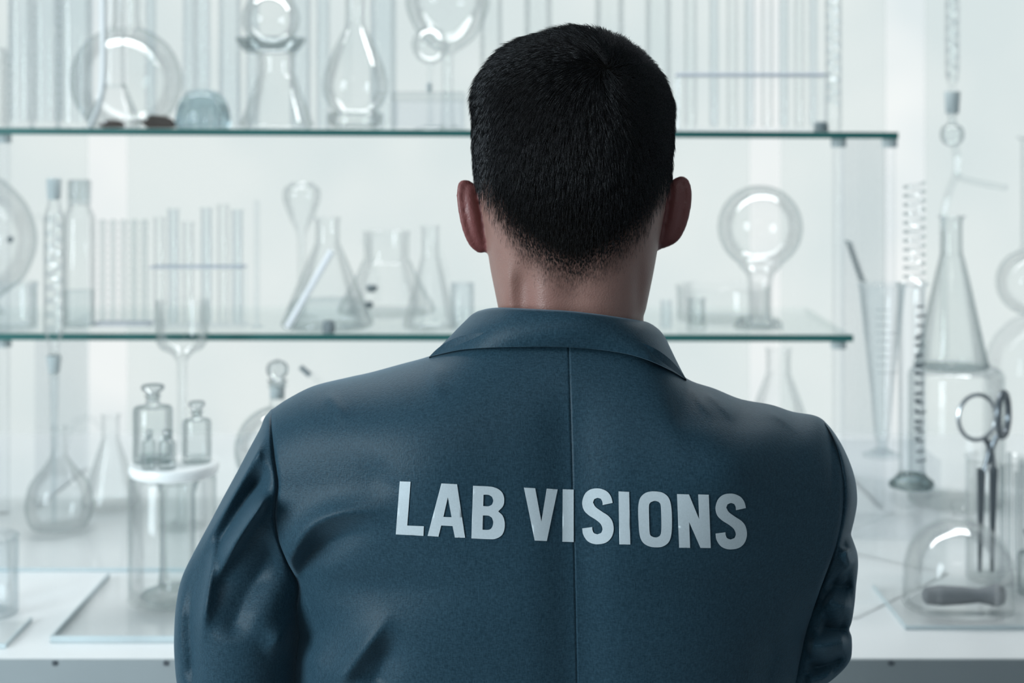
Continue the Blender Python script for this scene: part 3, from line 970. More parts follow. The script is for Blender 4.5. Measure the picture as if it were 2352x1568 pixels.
it = Item('twisted_rod', 'glass rod with a dark twisted end leaning out of the conical measure', 'rod', 2018, 2.25, zg, lift=.012)
it.tube([(2022, 1018), (2000, 800), (1978, 640)], 4, G, 'shaft', n=0)
m = MB()
pts = []
for k in range(60):
    t_ = k / 59
    px, py = 1980 - 32 * t_, 645 - 92 * t_
    p = it.pt(px + 7 * math.cos(k * .9), py, 7 * it.k * math.sin(k * .9))
    pts.append(p)
m.tube(pts, 3 * it.k, 6).build('twisted_end', principled('dark_glass_bead', (0.30, 0.34, 0.35), rough=.3, noise=.1), it.o)
# instruments in a jar
it = Item('instrument_jar', 'clear glass jar holding the scissors at the right of the bench', 'jar', 2290, 2.03, BE)
it.vessel([(66, None), (70, 1322), (70, 1062), (68, 1056), (73, 1050)], G, 0, wall=.0025, base=.008)
zj = .0085
it = Item('scissors', 'dark steel scissors with ring handles standing in the glass jar', 'scissors', 2268, 2.03, BE, lift=zj)


def ring(cx_, cy_, rx, ry, yaw, r, name, mat):
    c = Vector(it.pt(cx_, cy_))
    pts = []
    for k in range(36):
        a = 2 * PI * k / 36
        pts.append((c.x + rx * it.k * math.cos(a) * math.cos(yaw), c.y + rx * it.k * math.cos(a) * math.sin(yaw), c.z + ry * it.k * math.sin(a)))
    return MB().tube(pts, r * it.k, 8, closed=True).build(name, mat, it.o)


ring(2244, 958, 48, 52, .25, 5.0, 'ring_handle', METAL)
ring(2304, 952, 38, 50, .95, 8, 'ring_handle', DARKM)
it.tube([(2262, 1006), (2272, 1030), (2262, 1080)], 7, DARKM, 'shank')
it.tube([(2290, 1000), (2278, 1030), (2282, 1080)], 7, DARKM, 'shank')
for xa, xb in ((2254, 2250), (2282, 2278)):
    p, q_ = it.pt(xa, 1075), it.pt(xb, 1312)
    m = MB()
    w_ = 9.5 * it.k
    m.add([(p[0] - w_, -.002, p[2]), (p[0] + w_, -.002, p[2]), (q_[0] + w_ * .35, -.002, max(q_[2], 0)), (q_[0] - w_ * .35, -.002, max(q_[2], 0)),
           (p[0] - w_, .002, p[2]), (p[0] + w_, .002, p[2]), (q_[0] + w_ * .35, .002, max(q_[2], 0)), (q_[0] - w_ * .35, .002, max(q_[2], 0))],
          [(0, 3, 2, 1), (4, 5, 6, 7), (0, 1, 5, 4), (1, 2, 6, 5), (2, 3, 7, 6), (3, 0, 4, 7)])
    m.build('blade', DARKM, it.o, smooth=False)
it.tube([(2273, 1034), (2281, 1034)], 9, METAL, 'pivot_screw', n=0)
for i, (px, tp) in enumerate(((2302, 1070), (2318, 1040), (2334, 1085), (2346, 1055))):
    it = Item('glass_rod', 'thin grey rod, %s of those beside the scissors in the jar' % ORD[i], 'rod', px, 2.035, BE, 'rods in the instrument jar', lift=zj)
    it.vessel([(4, None), (5, 1318), (5, tp), (3, tp - 2)], SGL, lid=True, seg=12)
# dome with pestle
plate('clear glass plate under the bell jar at the bottom right', .484, .80, 1.82, 1.985, .005)
it = Item('bell_jar', 'low domed bell jar over a grey pestle at the bottom right', 'bell jar', 2202, 1.902, ZT + .0052)
zo = HY + (CZ - it.z0) / it.k
q = it.prof([(126, None), (126, zo - 12), (125, zo - 60), (122, zo - 95), (108, zo - 135), (82, zo - 167), (48, zo - 187), (22, zo - 197), (13, zo - 203), (13, zo - 214), (20, zo - 224), (17, zo - 236), (0, zo - 241)], 5)
inn = [(max(r - .0025, 0), z - .0025) for r, z in q if z < it.h(zo - 190)][::-1]
inn[-1] = (q[0][0] - .0025, 0)
MB().lathe(q + [(0, inn[0][1])] + inn + [q[0]], 48).build('dome', thin_glass('bell_glass', (0.988, 0.992, 0.992), (0.93, 0.945, 0.95), start=.5, gloss=.35), it.o, sharp=60)
it = Item('pestle', 'grey stone pestle lying under the bell jar', 'pestle', 2214, 1.89, ZT + .0055)
rb = 27 * it.k
path = [it.pt(x, 1380) for x in (2118, 2126, 2160, 2210, 2248, 2270, 2288, 2304, 2310)]
rads = [8, 19, 23, 20, 16, 21, 27, 20, 6]
MB().tube([(p[0], p[1], max(rb * .96, r * it.k) if k > 5 else rb * .96 - .0 * k) for k, (p, r) in enumerate(zip(path, rads))], [r * it.k for r in rads], 20).build('shaft', STONE, it.o)
it = Item('stoppered_bottle', 'stoppered bottle cut by the right edge beside the bell jar', 'bottle', 2382, 1.96, BE)
bottle(it, 44, 1268, 17, 1250, 1216, 30)
# distillation set behind
zpd = CZ - (846 - HY) * 2.45 / F
it = Item('glass_beaker', 'large upturned beaker carrying the conical flask at the right', 'beaker', 2196, 2.45, BE)
it.vessel([(104, None), (108, 1146), (108, 862), (104, 852), (96, 847)], G, 0, wall=.0025, lid=False, base=.003)
MB().lathe([(0, it.h(849)), (it.w(98), it.h(849)), (it.w(98), it.h(846)), (0, it.h(846))], 32).build('closed_end', GP, it.o)
it = Item('conical_flask', 'conical flask under the distillation column at the right', 'flask', 2186, 2.45, zpd, lift=.0003)
erlen(it, 24, 84, 497, 585, mat=GD, lip=8)
zfl = it.z0
it = Item('distillation_column', 'hanging glass distillation column with grey joint at the upper right', 'condenser', 2187, 2.45, zfl, lift=.004)
it.tube([(2170, 820), (2166, 560), (2167, 500), (2180, 440), (2196, 402), (2198, 360), (2192, 330)], 8, GD, 'stem', n=6)
it.vessel([(6, 336), (22, 326), (27, 308), (22, 292), (10, 284), (8, 264)], GD, 3, name='bulb', wall=.0015)
it.solid([(13, 262), (15, 260), (18, 212), (17, 210)], GROUND, name='ground_joint')
it.vessel([(8, 209), (8, 192), (13, 186), (16, 160), (16, -90)], G, 0, name='water_jacket', wall=.0015)
it.coil(182, -80, 10, 9, 5, GD)
it.tube([(2199, 398), (2212, 410), (2250, 420), (2312, 431)], 6, GD, 'side_arm')
zpe = CZ - (724 - HY) * 2.62 / F
it = Item('bell_jar', 'tall pale bell jar under the long-necked flask at the right edge', 'bell jar', 2372, 2.62, BE)
q = it.prof([(108, None), (108, 1120), (106, 860), (92, 790), (56, 744), (30, 728), (0, 725)], 4)
MB().lathe(q, 40).build('dome', G, it.o, sharp=60)
it = Item('round_flask', 'long-necked round flask cut by the right edge above a bell jar', 'flask', 2366, 2.62, zpe, lift=.0003)
round_flask(it, 76, 648, 20, 314, 12, mat=G, foot=.25)
it = Item('conical_flask', 'conical flask standing behind the right shoulder under the lower shelf', 'flask', 1788, 2.52, BE)
erlen(it, 28, 120, 800, 862)

# ================================================================== THE PERSON
YC = 1.235            # depth of the body's coronal plane
PXM = F / YC          # pixels per metre there


def unproj(px, py, D):
    px, py, D = np.broadcast_arrays(np.asarray(px, float), np.asarray(py, float), np.asarray(D, float))
    return np.stack([(px - CX) / F * D, D, CZ - (py - HY) / F * D], -1)


def tab(xs, ys):
    xs, ys = np.array(xs, float), np.array(ys, float)
    return lambda q: np.interp(q, xs, ys)


def stab(xs, ys, n=8):
    c = crom(list(zip(xs, ys)), n)
    return lambda q: np.interp(q, c[:, 0], c[:, 1])


def grid_obj(name, P, mat, parent, flip=False, close_u=False):
    R, C = P.shape[:2]
    v = P.reshape(-1, 3)
    f = []
    for i in range(R - 1):
        for j in range(C if close_u else C - 1):
            k = (j + 1) % C
            q = (i * C + j, i * C + k, (i + 1) * C + k, (i + 1) * C + j)
            f.append(q[::-1] if flip else q)
    return mesh_obj(name, v, f, mat, parent)


person = thing('person', 'man seen from behind in a navy lab jacket with white lettering, short black hair', 'person', (0.05, YC, 0))
PLOC = np.array(person.location)


def L2(P):            # world -> the person's local frame
    return np.asarray(P) - PLOC


# ---------------- head and neck surface: rings from crown to collar
hl = stab([70, 78, 86, 96, 116, 150, 176, 204, 240, 300, 360, 420, 470, 540, 580, 620, 660, 705, 740, 860],
          [1322, 1290, 1256, 1216, 1170, 1133, 1115, 1103, 1097, 1094, 1094, 1097, 1106, 1117, 1121, 1127, 1135, 1144, 1149, 1120])
hr = stab([70, 78, 86, 96, 116, 150, 176, 204, 240, 300, 360, 420, 470, 540, 580, 620, 660, 705, 740, 860],
          [1330, 1356, 1390, 1418, 1452, 1488, 1506, 1520, 1531, 1535, 1534, 1533, 1527, 1514, 1507, 1500, 1492, 1483, 1478, 1505])
hbk = stab([70, 78, 90, 120, 160, 220, 300, 380, 450, 520, 580, 640, 700, 760, 860],
           [0.004, .026, .044, .066, .082, .094, .101, .101, .094, .082, .073, .069, .068, .072, .085])
hfr = stab([70, 78, 90, 120, 160, 220, 300, 400, 450, 560, 640, 690, 712, 740, 800, 860],
           [0.004, .020, .034, .052, .066, .078, .087, .092, .088, .088, .088, .082, .060, .046, .046, .052])
rows = np.concatenate([np.linspace(70.5, 130, 22), np.linspace(134, 860, 110)])
NA = 120
ang = np.linspace(0, 2 * PI, NA, endpoint=False)
ca, sa = np.cos(ang), np.sin(ang)
HP = np.zeros((len(rows), NA, 3))
for i, r in enumerate(rows):
    xl, xr = (hl(r) - CX) / PXM, (hr(r) - CX) / PXM
    cxm, w = (xl + xr) / 2, (xr - xl) / 2
    z = CZ - (r - HY) / PXM
    n = 2.25
    ux = np.sign(ca) * np.abs(ca) ** (2 / n)
    uy = np.sign(sa) * np.abs(sa) ** (2 / n)
    dep = np.where(uy < 0, hbk(r), hfr(r))
    x = cxm + w * ux
    y = YC + dep * uy
    # nose, brow, eye sockets, lips, chin on the far side
    fx = (x - cxm)
    front = (uy > 0.55)
    nose = 0.022 * np.exp(-(fx / 0.011) ** 2) * np.exp(-((r - 545) / 45.0) ** 2) + 0.010 * np.exp(-(fx / 0.008) ** 2) * np.exp(-((r - 480) / 50.0) ** 2)
    brow = 0.005 * np.exp(-((np.abs(fx) - 0.028) / 0.022) ** 2) * np.exp(-((r - 408) / 18.0) ** 2)
    sock = -0.010 * np.exp(-((np.abs(fx) - 0.031) / 0.015) ** 2) * np.exp(-((r - 442) / 20.0) ** 2)
    eye = 0.006 * np.exp(-((np.abs(fx) - 0.031) / 0.009) ** 2) * np.exp(-((r - 444) / 10.0) ** 2)
    lip = 0.005 * np.exp(-(fx / 0.020) ** 2) * (np.exp(-((r - 612) / 8.0) ** 2) + np.exp(-((r - 632) / 9.0) ** 2))
    chin = 0.007 * np.exp(-(fx / 0.018) ** 2) * np.exp(-((r - 682) / 18.0) ** 2)
    y = y + np.where(front, nose + brow + sock + eye + lip + chin, 0)
    # neck: trapezius columns with a hollow towards each side
    back = (uy < 0)
    g = smoothstep(560, 640, r)
    ppx = CX + x * F / np.maximum(y, .5)
    y = y + np.where(back, g * (-0.003 * np.exp(-((ppx - 1167) / 15.0) ** 2) + 0.0075 * np.exp(-((ppx - 1205) / 24.0) ** 2) + 0.0045 * np.exp(-((ppx - 1468) / 14.0) ** 2)
                                + 0.003 * np.exp(-((ppx - 1315) / 40.0) ** 2)), 0)
    HP[i, :, 0], HP[i, :, 1], HP[i, :, 2] = x, y, z
hv, hf = [], []
for i in range(len(rows)):
    hv += [tuple(p) for p in HP[i]]
for i in range(len(rows) - 1):
    for k in range(NA):
        k2 = (k + 1) % NA
        hf.append((i * NA + k, (i + 1) * NA + k, (i + 1) * NA + k2, i * NA + k2))
hf.append(tuple(range(NA)))
hf.append(tuple((len(rows) - 1) * NA + k for k in range(NA))[::-1])
headm = MB().add(hv, hf)


def ear(root, rim, side):
    """shell of an ear: rows from top to lobe, a ring of points across each row"""
    n = 40
    R, Q = crom(root, 10), crom(rim, 10)
    tt = np.linspace(0, 1, n)

    def res(C):
        d = np.r_[0, np.cumsum(np.hypot(*np.diff(C, axis=0).T))]
        return np.stack([np.interp(tt * d[-1], d, C[:, k]) for k in (0, 1)], -1)
    R, Q = res(R), res(Q)
    verts, faces = [], []
    K = 14
    for i in range(n):
        v = tt[i]
        env = math.sin(PI * min(max(v, 0.02), 0.98)) ** 0.5
        brim = 0.019 * env - 0.006 * v
        ring = []
        for s in np.linspace(0, 1, K):
            p = R[i] + (Q[i] - R[i]) * s
            b = 0.002 + (brim - 0.002) * s + 0.0065 * env * math.sin(PI * min(1, s * 1.25)) * (1 if s < .8 else 0) * (0.6 + 0.4 * math.sin(PI * v))
            b -= 0.0018 * env * math.exp(-((s - 0.74) / 0.07) ** 2)
            b -= 0.0045 * max(0, (s - 0.86) / 0.14) ** 2
            ring.append((p[0], p[1], b))
        for s in np.linspace(1, 0, K):
            p = R[i] + (Q[i] - R[i]) * (s * 0.985)
            th = 0.0055 * env + 0.002 + 0.010 * (1 - s) * env
            b = 0.002 + (brim - 0.002) * s - th + 0.0065 * env * math.sin(PI * min(1, s * 1.25)) * (1 if s < .8 else 0)
            ring.append((p[0], p[1], b))
        for px, py, b in ring:
            D = YC - b
            verts.append((((px - CX) / F * D), D, CZ - (py - HY) / F * D))
    m = 2 * K
    for i in range(n - 1):
        for k in range(m):
            k2 = (k + 1) % m
            q = (i * m + k, i * m + k2, (i + 1) * m + k2, (i + 1) * m + k)
            faces.append(q if side > 0 else q[::-1])
    a, b = tuple(range(m)), tuple((n - 1) * m + k for k in range(m))
    faces += [a[::-1], b] if side > 0 else [a, b[::-1]]
    return verts, faces


ev, ef = ear([(1104, 432), (1110, 455), (1117, 490), (1123, 525), (1127, 555), (1126, 572)],
             [(1092, 424), (1078, 414), (1065, 411), (1054, 417), (1049, 432), (1049, 460), (1055, 500), (1063, 532), (1075, 560), (1088, 575), (1104, 583), (1118, 577)], -1)
headm.add(ev, ef)
ev, ef = ear([(1526, 420), (1520, 448), (1513, 485), (1508, 520), (1503, 550), (1502, 568)],
             [(1540, 419), (1553, 407), (1567, 403), (1580, 409), (1588, 428), (1590, 455), (1585, 490), (1576, 522), (1562, 549), (1545, 563), (1525, 571), (1508, 577)], 1)
headm.add(ev, ef)

tmp = headm.build('tmp_head', None)
rm = tmp.modifiers.new('r', 'REMESH'); rm.mode = 'VOXEL'; rm.voxel_size = 0.0017
sm = tmp.modifiers.new('s', 'SMOOTH'); sm.factor = 0.5; sm.iterations = 4
bpy.context.view_layer.update()
dg = bpy.context.evaluated_depsgraph_get()
hmesh = bpy.data.meshes.new_from_object(tmp.evaluated_get(dg))
bpy.data.objects.remove(tmp)
nv = len(hmesh.vertices)
hco = np.zeros(nv * 3); hmesh.vertices.foreach_get('co', hco); hco = hco.reshape(-1, 3)
hfaces = [tuple(p.vertices) for p in hmesh.polygons]

# hairline: how much hair covers a scalp point, from its place on the head
hlx = crom([(1060, 395), (1088, 425), (1108, 455), (1130, 495), (1160, 552), (1200, 606), (1250, 646), (1318, 676), (1385, 648), (1435, 608), (1475, 560), (1505, 500), (1527, 445), (1545, 415), (1580, 395)], 6)


def hair_cover(P):
    px = CX + P[:, 0] / P[:, 1] * F
    py = HY + (CZ - P[:, 2]) / P[:, 1] * F
    lim = np.interp(px, hlx[:, 0], hlx[:, 1])
    c = smoothstep(28, -100, py - lim)
    # in front of the ear the hair ends at the temple and at the forehead line
    zf = CZ - (250 - HY) / PXM
    fr = (P[:, 1] > YC + 0.012)
    fl = np.where(P[:, 1] > YC + 0.06, zf, zf - 0.05)
    c = np.where(fr, smoothstep(0, 0.012, P[:, 2] - fl), c)
    return c


hm = hair_cover(hco)
epx = CX + hco[:, 0] / hco[:, 1] * F
epy = HY + (CZ - hco[:, 2]) / hco[:, 1] * F
inear = ((epx < hl(epy) - 2) | (epx > hr(epy) + 2)) & (epy > 402) & (epy < 590)
isback = hco[:, 1] < YC + 0.03
hm = np.where(inear, 0, hm)
red = np.where(inear, 0.9, 0.0)
red = np.maximum(red, 0.25 * np.exp(-((epy - 700) / 50.0) ** 2) * np.exp(-((epx - 1230) / 70.0) ** 2))

# brows, eyes and lips on the far side
hxm = hco[:, 0] - 0.0505
hrow = HY + (CZ - hco[:, 2]) * PXM
far = hco[:, 1] > YC + 0.05
hm = np.where(far, np.maximum(hm, 0.85 * np.exp(-((np.abs(hxm) - 0.030) / 0.017) ** 4) * np.exp(-((hrow - 402) / 9.0) ** 2)), hm)
hm = np.where(far, np.maximum(hm, 0.9 * np.exp(-((np.abs(hxm) - 0.031) / 0.010) ** 4) * np.exp(-((hrow - 444) / 6.0) ** 2)), hm)
red = np.where(far, np.maximum(red, 0.7 * np.exp(-(hxm / 0.021) ** 4) * np.exp(-((hrow - 622) / 15.0) ** 4)), red)

# the body below the neck (inside the clothes), arms folded, hands at the elbows
body = MB()
body.add(hco, hfaces)
tz = [1.462, 1.43, 1.38, 1.31, 1.25, 1.15, 1.05, 0.95, 0.90]
tw = [0.058, 0.085, 0.125, 0.155, 0.16, 0.145, 0.145, 0.155, 0.15]
td = [0.055, 0.065, 0.085, 0.10, 0.10, 0.09, 0.085, 0.095, 0.09]
tv, tf = [], []
for z, w_, d_ in zip(tz, tw, td):
    for k in range(28):
        a = 2 * PI * k / 28
        tv.append((0.05 + w_ * math.cos(a), YC + 0.004 + d_ * math.sin(a), z))
for i in range(len(tz) - 1):
    for k in range(28):
        k2 = (k + 1) % 28
        tf.append((i * 28 + k, (i + 1) * 28 + k, (i + 1) * 28 + k2, i * 28 + k2))
tf.append(tuple(range(28)))
tf.append(tuple((len(tz) - 1) * 28 + k for k in range(28))[::-1])
body.add(tv, tf)
ARML = [(-0.140, YC + .005, 1.395), (-0.215, YC + .002, 1.30), (-0.232, YC + .005, 1.185), (-0.10, YC + .125, 1.175), (0.075, YC + .175, 1.215)]
ARMR = [(0.215, YC + .01, 1.375), (0.220, YC + .03, 1.30), (0.212, YC + .035, 1.225), (0.15, YC + .135, 1.19), (0.03, YC + .165, 1.235)]


def limb(pts, rad, n=8):
    c = crom(pts, n)
    rr = np.interp(np.linspace(0, 1, len(c)), np.linspace(0, 1, len(rad)), rad)
    return c, list(rr)


for A in (ARML, ARMR):
    c, rr = limb(A, [0.030, 0.026, 0.029, 0.033, 0.026])
    body.tube(c, rr, 14)


def hand(wrist, fwd, palm_n, flip):
    """palm, four unequal fingers and a side thumb, slightly curled; returns one remeshed skin"""
    f = Vector(fwd).normalized(); n = Vector(palm_n); n = (n - f * n.dot(f)).normalized(); s_ = f.cross(n) * flip
    w0 = Vector(wrist)
    h = MB()
    h.tube([w0 - f * .02, w0 + f * .012, w0 + f * .045, w0 + f * .085], [.024, .026, .034, .030], 14)
    for q, (off, ln, r) in enumerate([(-.030, .068, .0085), (-.010, .076, .0090), (.010, .071, .0088), (.029, .056, .0078)]):
        b = w0 + f * .078 + s_ * off
        p1 = b + f * ln * .45
        p2 = p1 + (f * .85 + n * .5).normalized() * ln * .33
        p3 = p2 + (f * .5 + n * .85).normalized() * ln * .26
        h.tube([b - f * .02, b, p1, p2, p3], [r * 1.05, r * 1.08, r, r * .92, r * .7], 10)
    b = w0 + f * .022 - s_ * .026
    h.tube([b, b + (f * .6 - s_ * .7).normalized() * .034, b + (f * .6 - s_ * .7).normalized() * .034 + (f * .9 - s_ * .25 + n * .2).normalized() * .032,
            b + (f * .6 - s_ * .7).normalized() * .034 + (f * .85 - s_ * .1 + n * .45).normalized() * .056], [.015, .0125, .0105, .008], 10)
    o = h.build('tmp_hand', None)
    r_ = o.modifiers.new('r', 'REMESH'); r_.mode = 'VOXEL'; r_.voxel_size = 0.003
    s2 = o.modifiers.new('s', 'SMOOTH'); s2.iterations = 3
    bpy.context.view_layer.update()
    me = bpy.data.meshes.new_from_object(o.evaluated_get(bpy.context.evaluated_depsgraph_get()))
    bpy.data.objects.remove(o)
    vs = [v.co.copy() for v in me.vertices]
    fs = [tuple(p.vertices) for p in me.polygons]
    return vs, fs


body.add(*hand((0.075, YC + .175, 1.215), (0.95, -.05, .20), (0.1, -1, 0), 1))
body.add(*hand((0.03, YC + .165, 1.235), (-0.95, -.05, .05), (-0.1, -1, 0), -1))
for sx in (-1, 1):
    c, rr = limb([(0.05 + sx * .085, YC, 0.93), (0.05 + sx * .09, YC, .70), (0.05 + sx * .095, YC + .01, .50), (0.05 + sx * .10, YC - .005, .28), (0.05 + sx * .10, YC - .015, .07)],
                 [.080, .072, .055, .052, .036])
    body.tube(c, rr, 16)
bo = body.build('body', SKIN, person, sharp=None)
bo.data.transform(Matrix.Translation(-person.location))
nb = len(bo.data.vertices)
for nm, arr in (('hairmask', hm), ('redness', red)):
    at = bo.data.attributes.new(nm, 'FLOAT', 'POINT')
    full = np.zeros(nb); full[:len(arr)] = arr
    at.data.foreach_set('value', full)

# ---------------- hair: short strands over the scalp
hmesh.update()
tri_a, tri_n, tri_c = [], [], []
pa = np.zeros(len(hmesh.polygons)); hmesh.polygons.foreach_get('area', pa)
pn = np.zeros(len(hmesh.polygons) * 3); hmesh.polygons.foreach_get('normal', pn); pn = pn.reshape(-1, 3)
pc = np.zeros(len(hmesh.polygons) * 3); hmesh.polygons.foreach_get('center', pc); pc = pc.reshape(-1, 3)
vn = np.zeros(nv * 3); hmesh.vertex_normals.foreach_get('vector', vn); vn = vn.reshape(-1, 3)
cov = hair_cover(pc)
fpx = CX + pc[:, 0] / pc[:, 1] * F
fpy = HY + (CZ - pc[:, 2]) / pc[:, 1] * F
fe = ((fpx < hl(fpy) - 2) | (fpx > hr(fpy) + 2)) & (fpy > 402) & (fpy < 590)
cov[fe] = 0
seen = np.where(pc[:, 1] < YC + 0.045, 1.0, 0.35)
wgt = pa * cov * seen
NH = 52000
idx = rng.choice(len(pc), NH, p=wgt / wgt.sum())
root = pc[idx] + rng.normal(0, 0.0006, (NH, 3))
nrm = pn[idx]
cv = cov[idx]
whorl = np.array([(1378 - CX) / F * 1.17, 1.165, CZ - (178 - HY) / F * 1.17])
rad = root - whorl
dist = np.linalg.norm(rad, axis=1)
rt = rad - nrm * (rad * nrm).sum(1, keepdims=True)
rt /= np.linalg.norm(rt, axis=1, keepdims=True) + 1e-6
sw = np.cross(nrm, rt)
down = np.array([0, 0, -1.0]) - nrm * (-nrm[:, 2:3])
topness = smoothstep(0.35, 0.85, nrm[:, 2])
wside = (1 - topness) * smoothstep(0.02, 0.09, dist)
flow = rt * 1.0 + sw * (0.75 * np.exp(-dist / 0.05))[:, None] + down * (1.6 * wside)[:, None]
flow += rng.normal(0, 0.16, (NH, 3)) + 0.25 * np.stack([np.sin(root[:, 2] * 160 + root[:, 0] * 90), np.zeros(NH), np.sin(root[:, 0] * 140)], -1) * topness[:, None]
flow -= nrm * (flow * nrm).sum(1, keepdims=True)
flow /= np.linalg.norm(flow, axis=1, keepdims=True) + 1e-6
hz = HY + (CZ - root[:, 2]) * PXM
ln = np.interp(hz, [80, 180, 260, 380, 480, 560, 640], [0.030, 0.026, 0.018, 0.012, 0.0075, 0.0042, 0.0028]) * rng.uniform(0.7, 1.15, NH)
lift = np.interp(hz, [80, 200, 300, 420, 640], [0.28, 0.34, 0.42, 0.45, 0.40]) * rng.uniform(0.5, 1.3, NH)
base_r = np.interp(hz, [80, 400, 560, 650], [0.00017, 0.00014, 0.00008, 0.00006])
SEG = 4
pts = np.zeros((NH, SEG, 3))
for k in range(SEG):
    t = k / (SEG - 1)
    pts[:, k] = root + flow * (ln * t)[:, None] + nrm * (ln * lift * (t - 0.45 * t * t))[:, None]
    if k:
        # comb round the skull: pull strands that leave it back in
        pts[:, k] -= nrm * (ln * ln * t * t * 2.0)[:, None]
# locks: tips drawn together in small clusters
cell = np.floor((root + rng.normal(0, 0.0012, root.shape)) / 0.0058).astype(np.int64)
key = (cell[:, 0] * 73856093) ^ (cell[:, 1] * 19349663) ^ (cell[:, 2] * 83492791)
uq, inv = np.unique(key, return_inverse=True)
inv = inv.ravel()
cnt = np.bincount(inv)
lock = np.stack([np.bincount(inv, pts[:, -1, c]) / cnt for c in range(3)], -1)
lock += rng.normal(0, 0.0016, lock.shape)
pull = np.interp(hz, [80, 300, 480, 560], [0.62, 0.5, 0.25, 0.0])
for k in range(1, SEG):
    t = k / (SEG - 1)
    pts[:, k] += (lock[inv] - pts[:, -1]) * (pull * t ** 1.5 * 1.0)[:, None] if k < SEG - 1 else (lock[inv] - pts[:, -1]) * pull[:, None]
side = np.cross(flow, nrm)
V = np.zeros((NH, SEG - 1, 3, 3))
for k in range(SEG - 1):
    rr_ = (base_r * (1 - 0.25 * k / (SEG - 1)))[:, None]
    for q in range(3):
        a = 2 * PI * q / 3
        V[:, k, q] = pts[:, k] + (side * math.cos(a) + nrm * math.sin(a)) * rr_
VV = np.concatenate([V.reshape(NH, -1, 3), pts[:, -1:, :]], 1)
nper = VV.shape[1]
VV = VV.reshape(-1, 3) - PLOC
fq = []
for k in range(SEG - 2):
    for q in range(3):
        q2 = (q + 1) % 3
        fq += [(k * 3 + q, k * 3 + q2, (k + 1) * 3 + q2), (k * 3 + q, (k + 1) * 3 + q2, (k + 1) * 3 + q)]
for q in range(3):
    fq.append(((SEG - 2) * 3 + q, (SEG - 2) * 3 + (q + 1) % 3, nper - 1))
fq = np.array(fq)
FF = (fq[None] + (np.arange(NH) * nper)[:, None, None]).reshape(-1)
hme = bpy.data.meshes.new('hair')
nt = len(FF) // 3
hme.vertices.add(len(VV)); hme.vertices.foreach_set('co', VV.ravel())
hme.loops.add(len(FF)); hme.loops.foreach_set('vertex_index', FF.astype(np.int32))
hme.polygons.add(nt); hme.polygons.foreach_set('loop_start', np.arange(0, nt * 3, 3, dtype=np.int32))
hme.polygons.foreach_set('use_smooth', np.ones(nt, bool))
hme.update(calc_edges=True)
hme.materials.append(HAIR)
ho = link(bpy.data.objects.new('hair', hme), person)
tag(ho, 'short near-black hair with a whorl at the crown, fading at the nape', kind='stuff')
bpy.data.meshes.remove(hmesh)

# ---------------- jacket
jacket = bpy.data.objects.new('jacket', None); jacket.empty_display_size = .02
link(jacket, person)
tag(jacket, 'navy lab jacket with turned collar and set-in sleeves')

top_c = crom([(600, 946), (622, 941), (660, 916), (720, 886), (800, 866), (850, 855), (920, 836), (985, 818), (1060, 790), (1150, 770), (1310, 765), (1450, 778), (1520, 812), (1575, 868), (1640, 892), (1700, 916), (1770, 929), (1820, 945), (1868, 953), (1893, 966), (1910, 990)], 6)


def TOPF(px):
    return np.interp(px, top_c[:, 0], top_c[:, 1])


btop = stab([600, 800, 900, 1000, 1120, 1200, 1310, 1420, 1500, 1600, 1700, 1800, 1900], [0, 0, .002, .016, .056, .070, .076, .070, .056, .018, .002, 0, 0])
# armhole seams (x as a function of the row), left and right
xsl = stab([941, 985, 1050, 1110, 1150, 1190, 1240, 1290, 1345, 1400, 1480, 1568, 1700], [622, 623, 629, 637, 633, 631, 640, 660, 686, 676, 668, 661, 655])
xsr = stab([966, 1000, 1040, 1100, 1170, 1230, 1280, 1350, 1420, 1500, 1568, 1700], [1893, 1913, 1928, 1938, 1937, 1927, 1911, 1885, 1862, 1846, 1836, 1830])
bsl = stab([900, 941, 985, 1050, 1110, 1200, 1300, 1345, 1450, 1568, 1700], [.062, .064, .066, .068, .070, .070, .064, .058, .050, .048, .048])
bsr = stab([900, 966, 1000, 1050, 1110, 1200, 1300, 1350, 1450, 1568, 1700], [.054, .056, .058, .060, .062, .062, .060, .056, .050, .048, .048])
bcen = stab([760, 850, 950, 1050, 1150, 1300, 1450, 1568, 1700], [.080, .094, .108, .118, .123, .124, .118, .112, .106])
cxf = stab([760, 810, 1090, 1300, 1568, 1700], [1306, 1307, 1315, 1320, 1326, 1328])


def polydist(px, py, pts):
    best = np.full(px.shape, 1e9); frac = np.zeros(px.shape); sgn = np.zeros(px.shape)
    P = crom(pts, 5) if len(pts) > 2 else np.array(pts, float)
    d = np.r_[0, np.cumsum(np.hypot(*np.diff(P, axis=0).T))]
    for i in range(len(P) - 1):
        ax, ay = P[i]; bx, by = P[i + 1]
        ux, uy = bx - ax, by - ay
        l2 = ux * ux + uy * uy + 1e-9
        t = np.clip(((px - ax) * ux + (py - ay) * uy) / l2, 0, 1)
        qx, qy = px - ax - t * ux, py - ay - t * uy
        dd = np.hypot(qx, qy)
        m = dd < best
        best = np.where(m, dd, best)
        frac = np.where(m, (d[i] + t * math.sqrt(l2)) / d[-1], frac)
        sgn = np.where(m, np.sign(ux * qy - uy * qx), sgn)
    return best, frac, sgn


def folds(px, py, L):
    out = np.zeros(px.shape)
    for pts, amp, sa_, sb_, fade in L:
        d, t, s = polydist(px, py, pts)
        sig = np.where(s > 0, sa_, sb_) * 0.9
        e = smoothstep(0, 0.5 if 'a' in fade else 0.22, t) * smoothstep(1, 0.5 if 'b' in fade else 0.78, t)
        out += amp * np.exp(-(d / sig) ** 1.55) * e
    return out


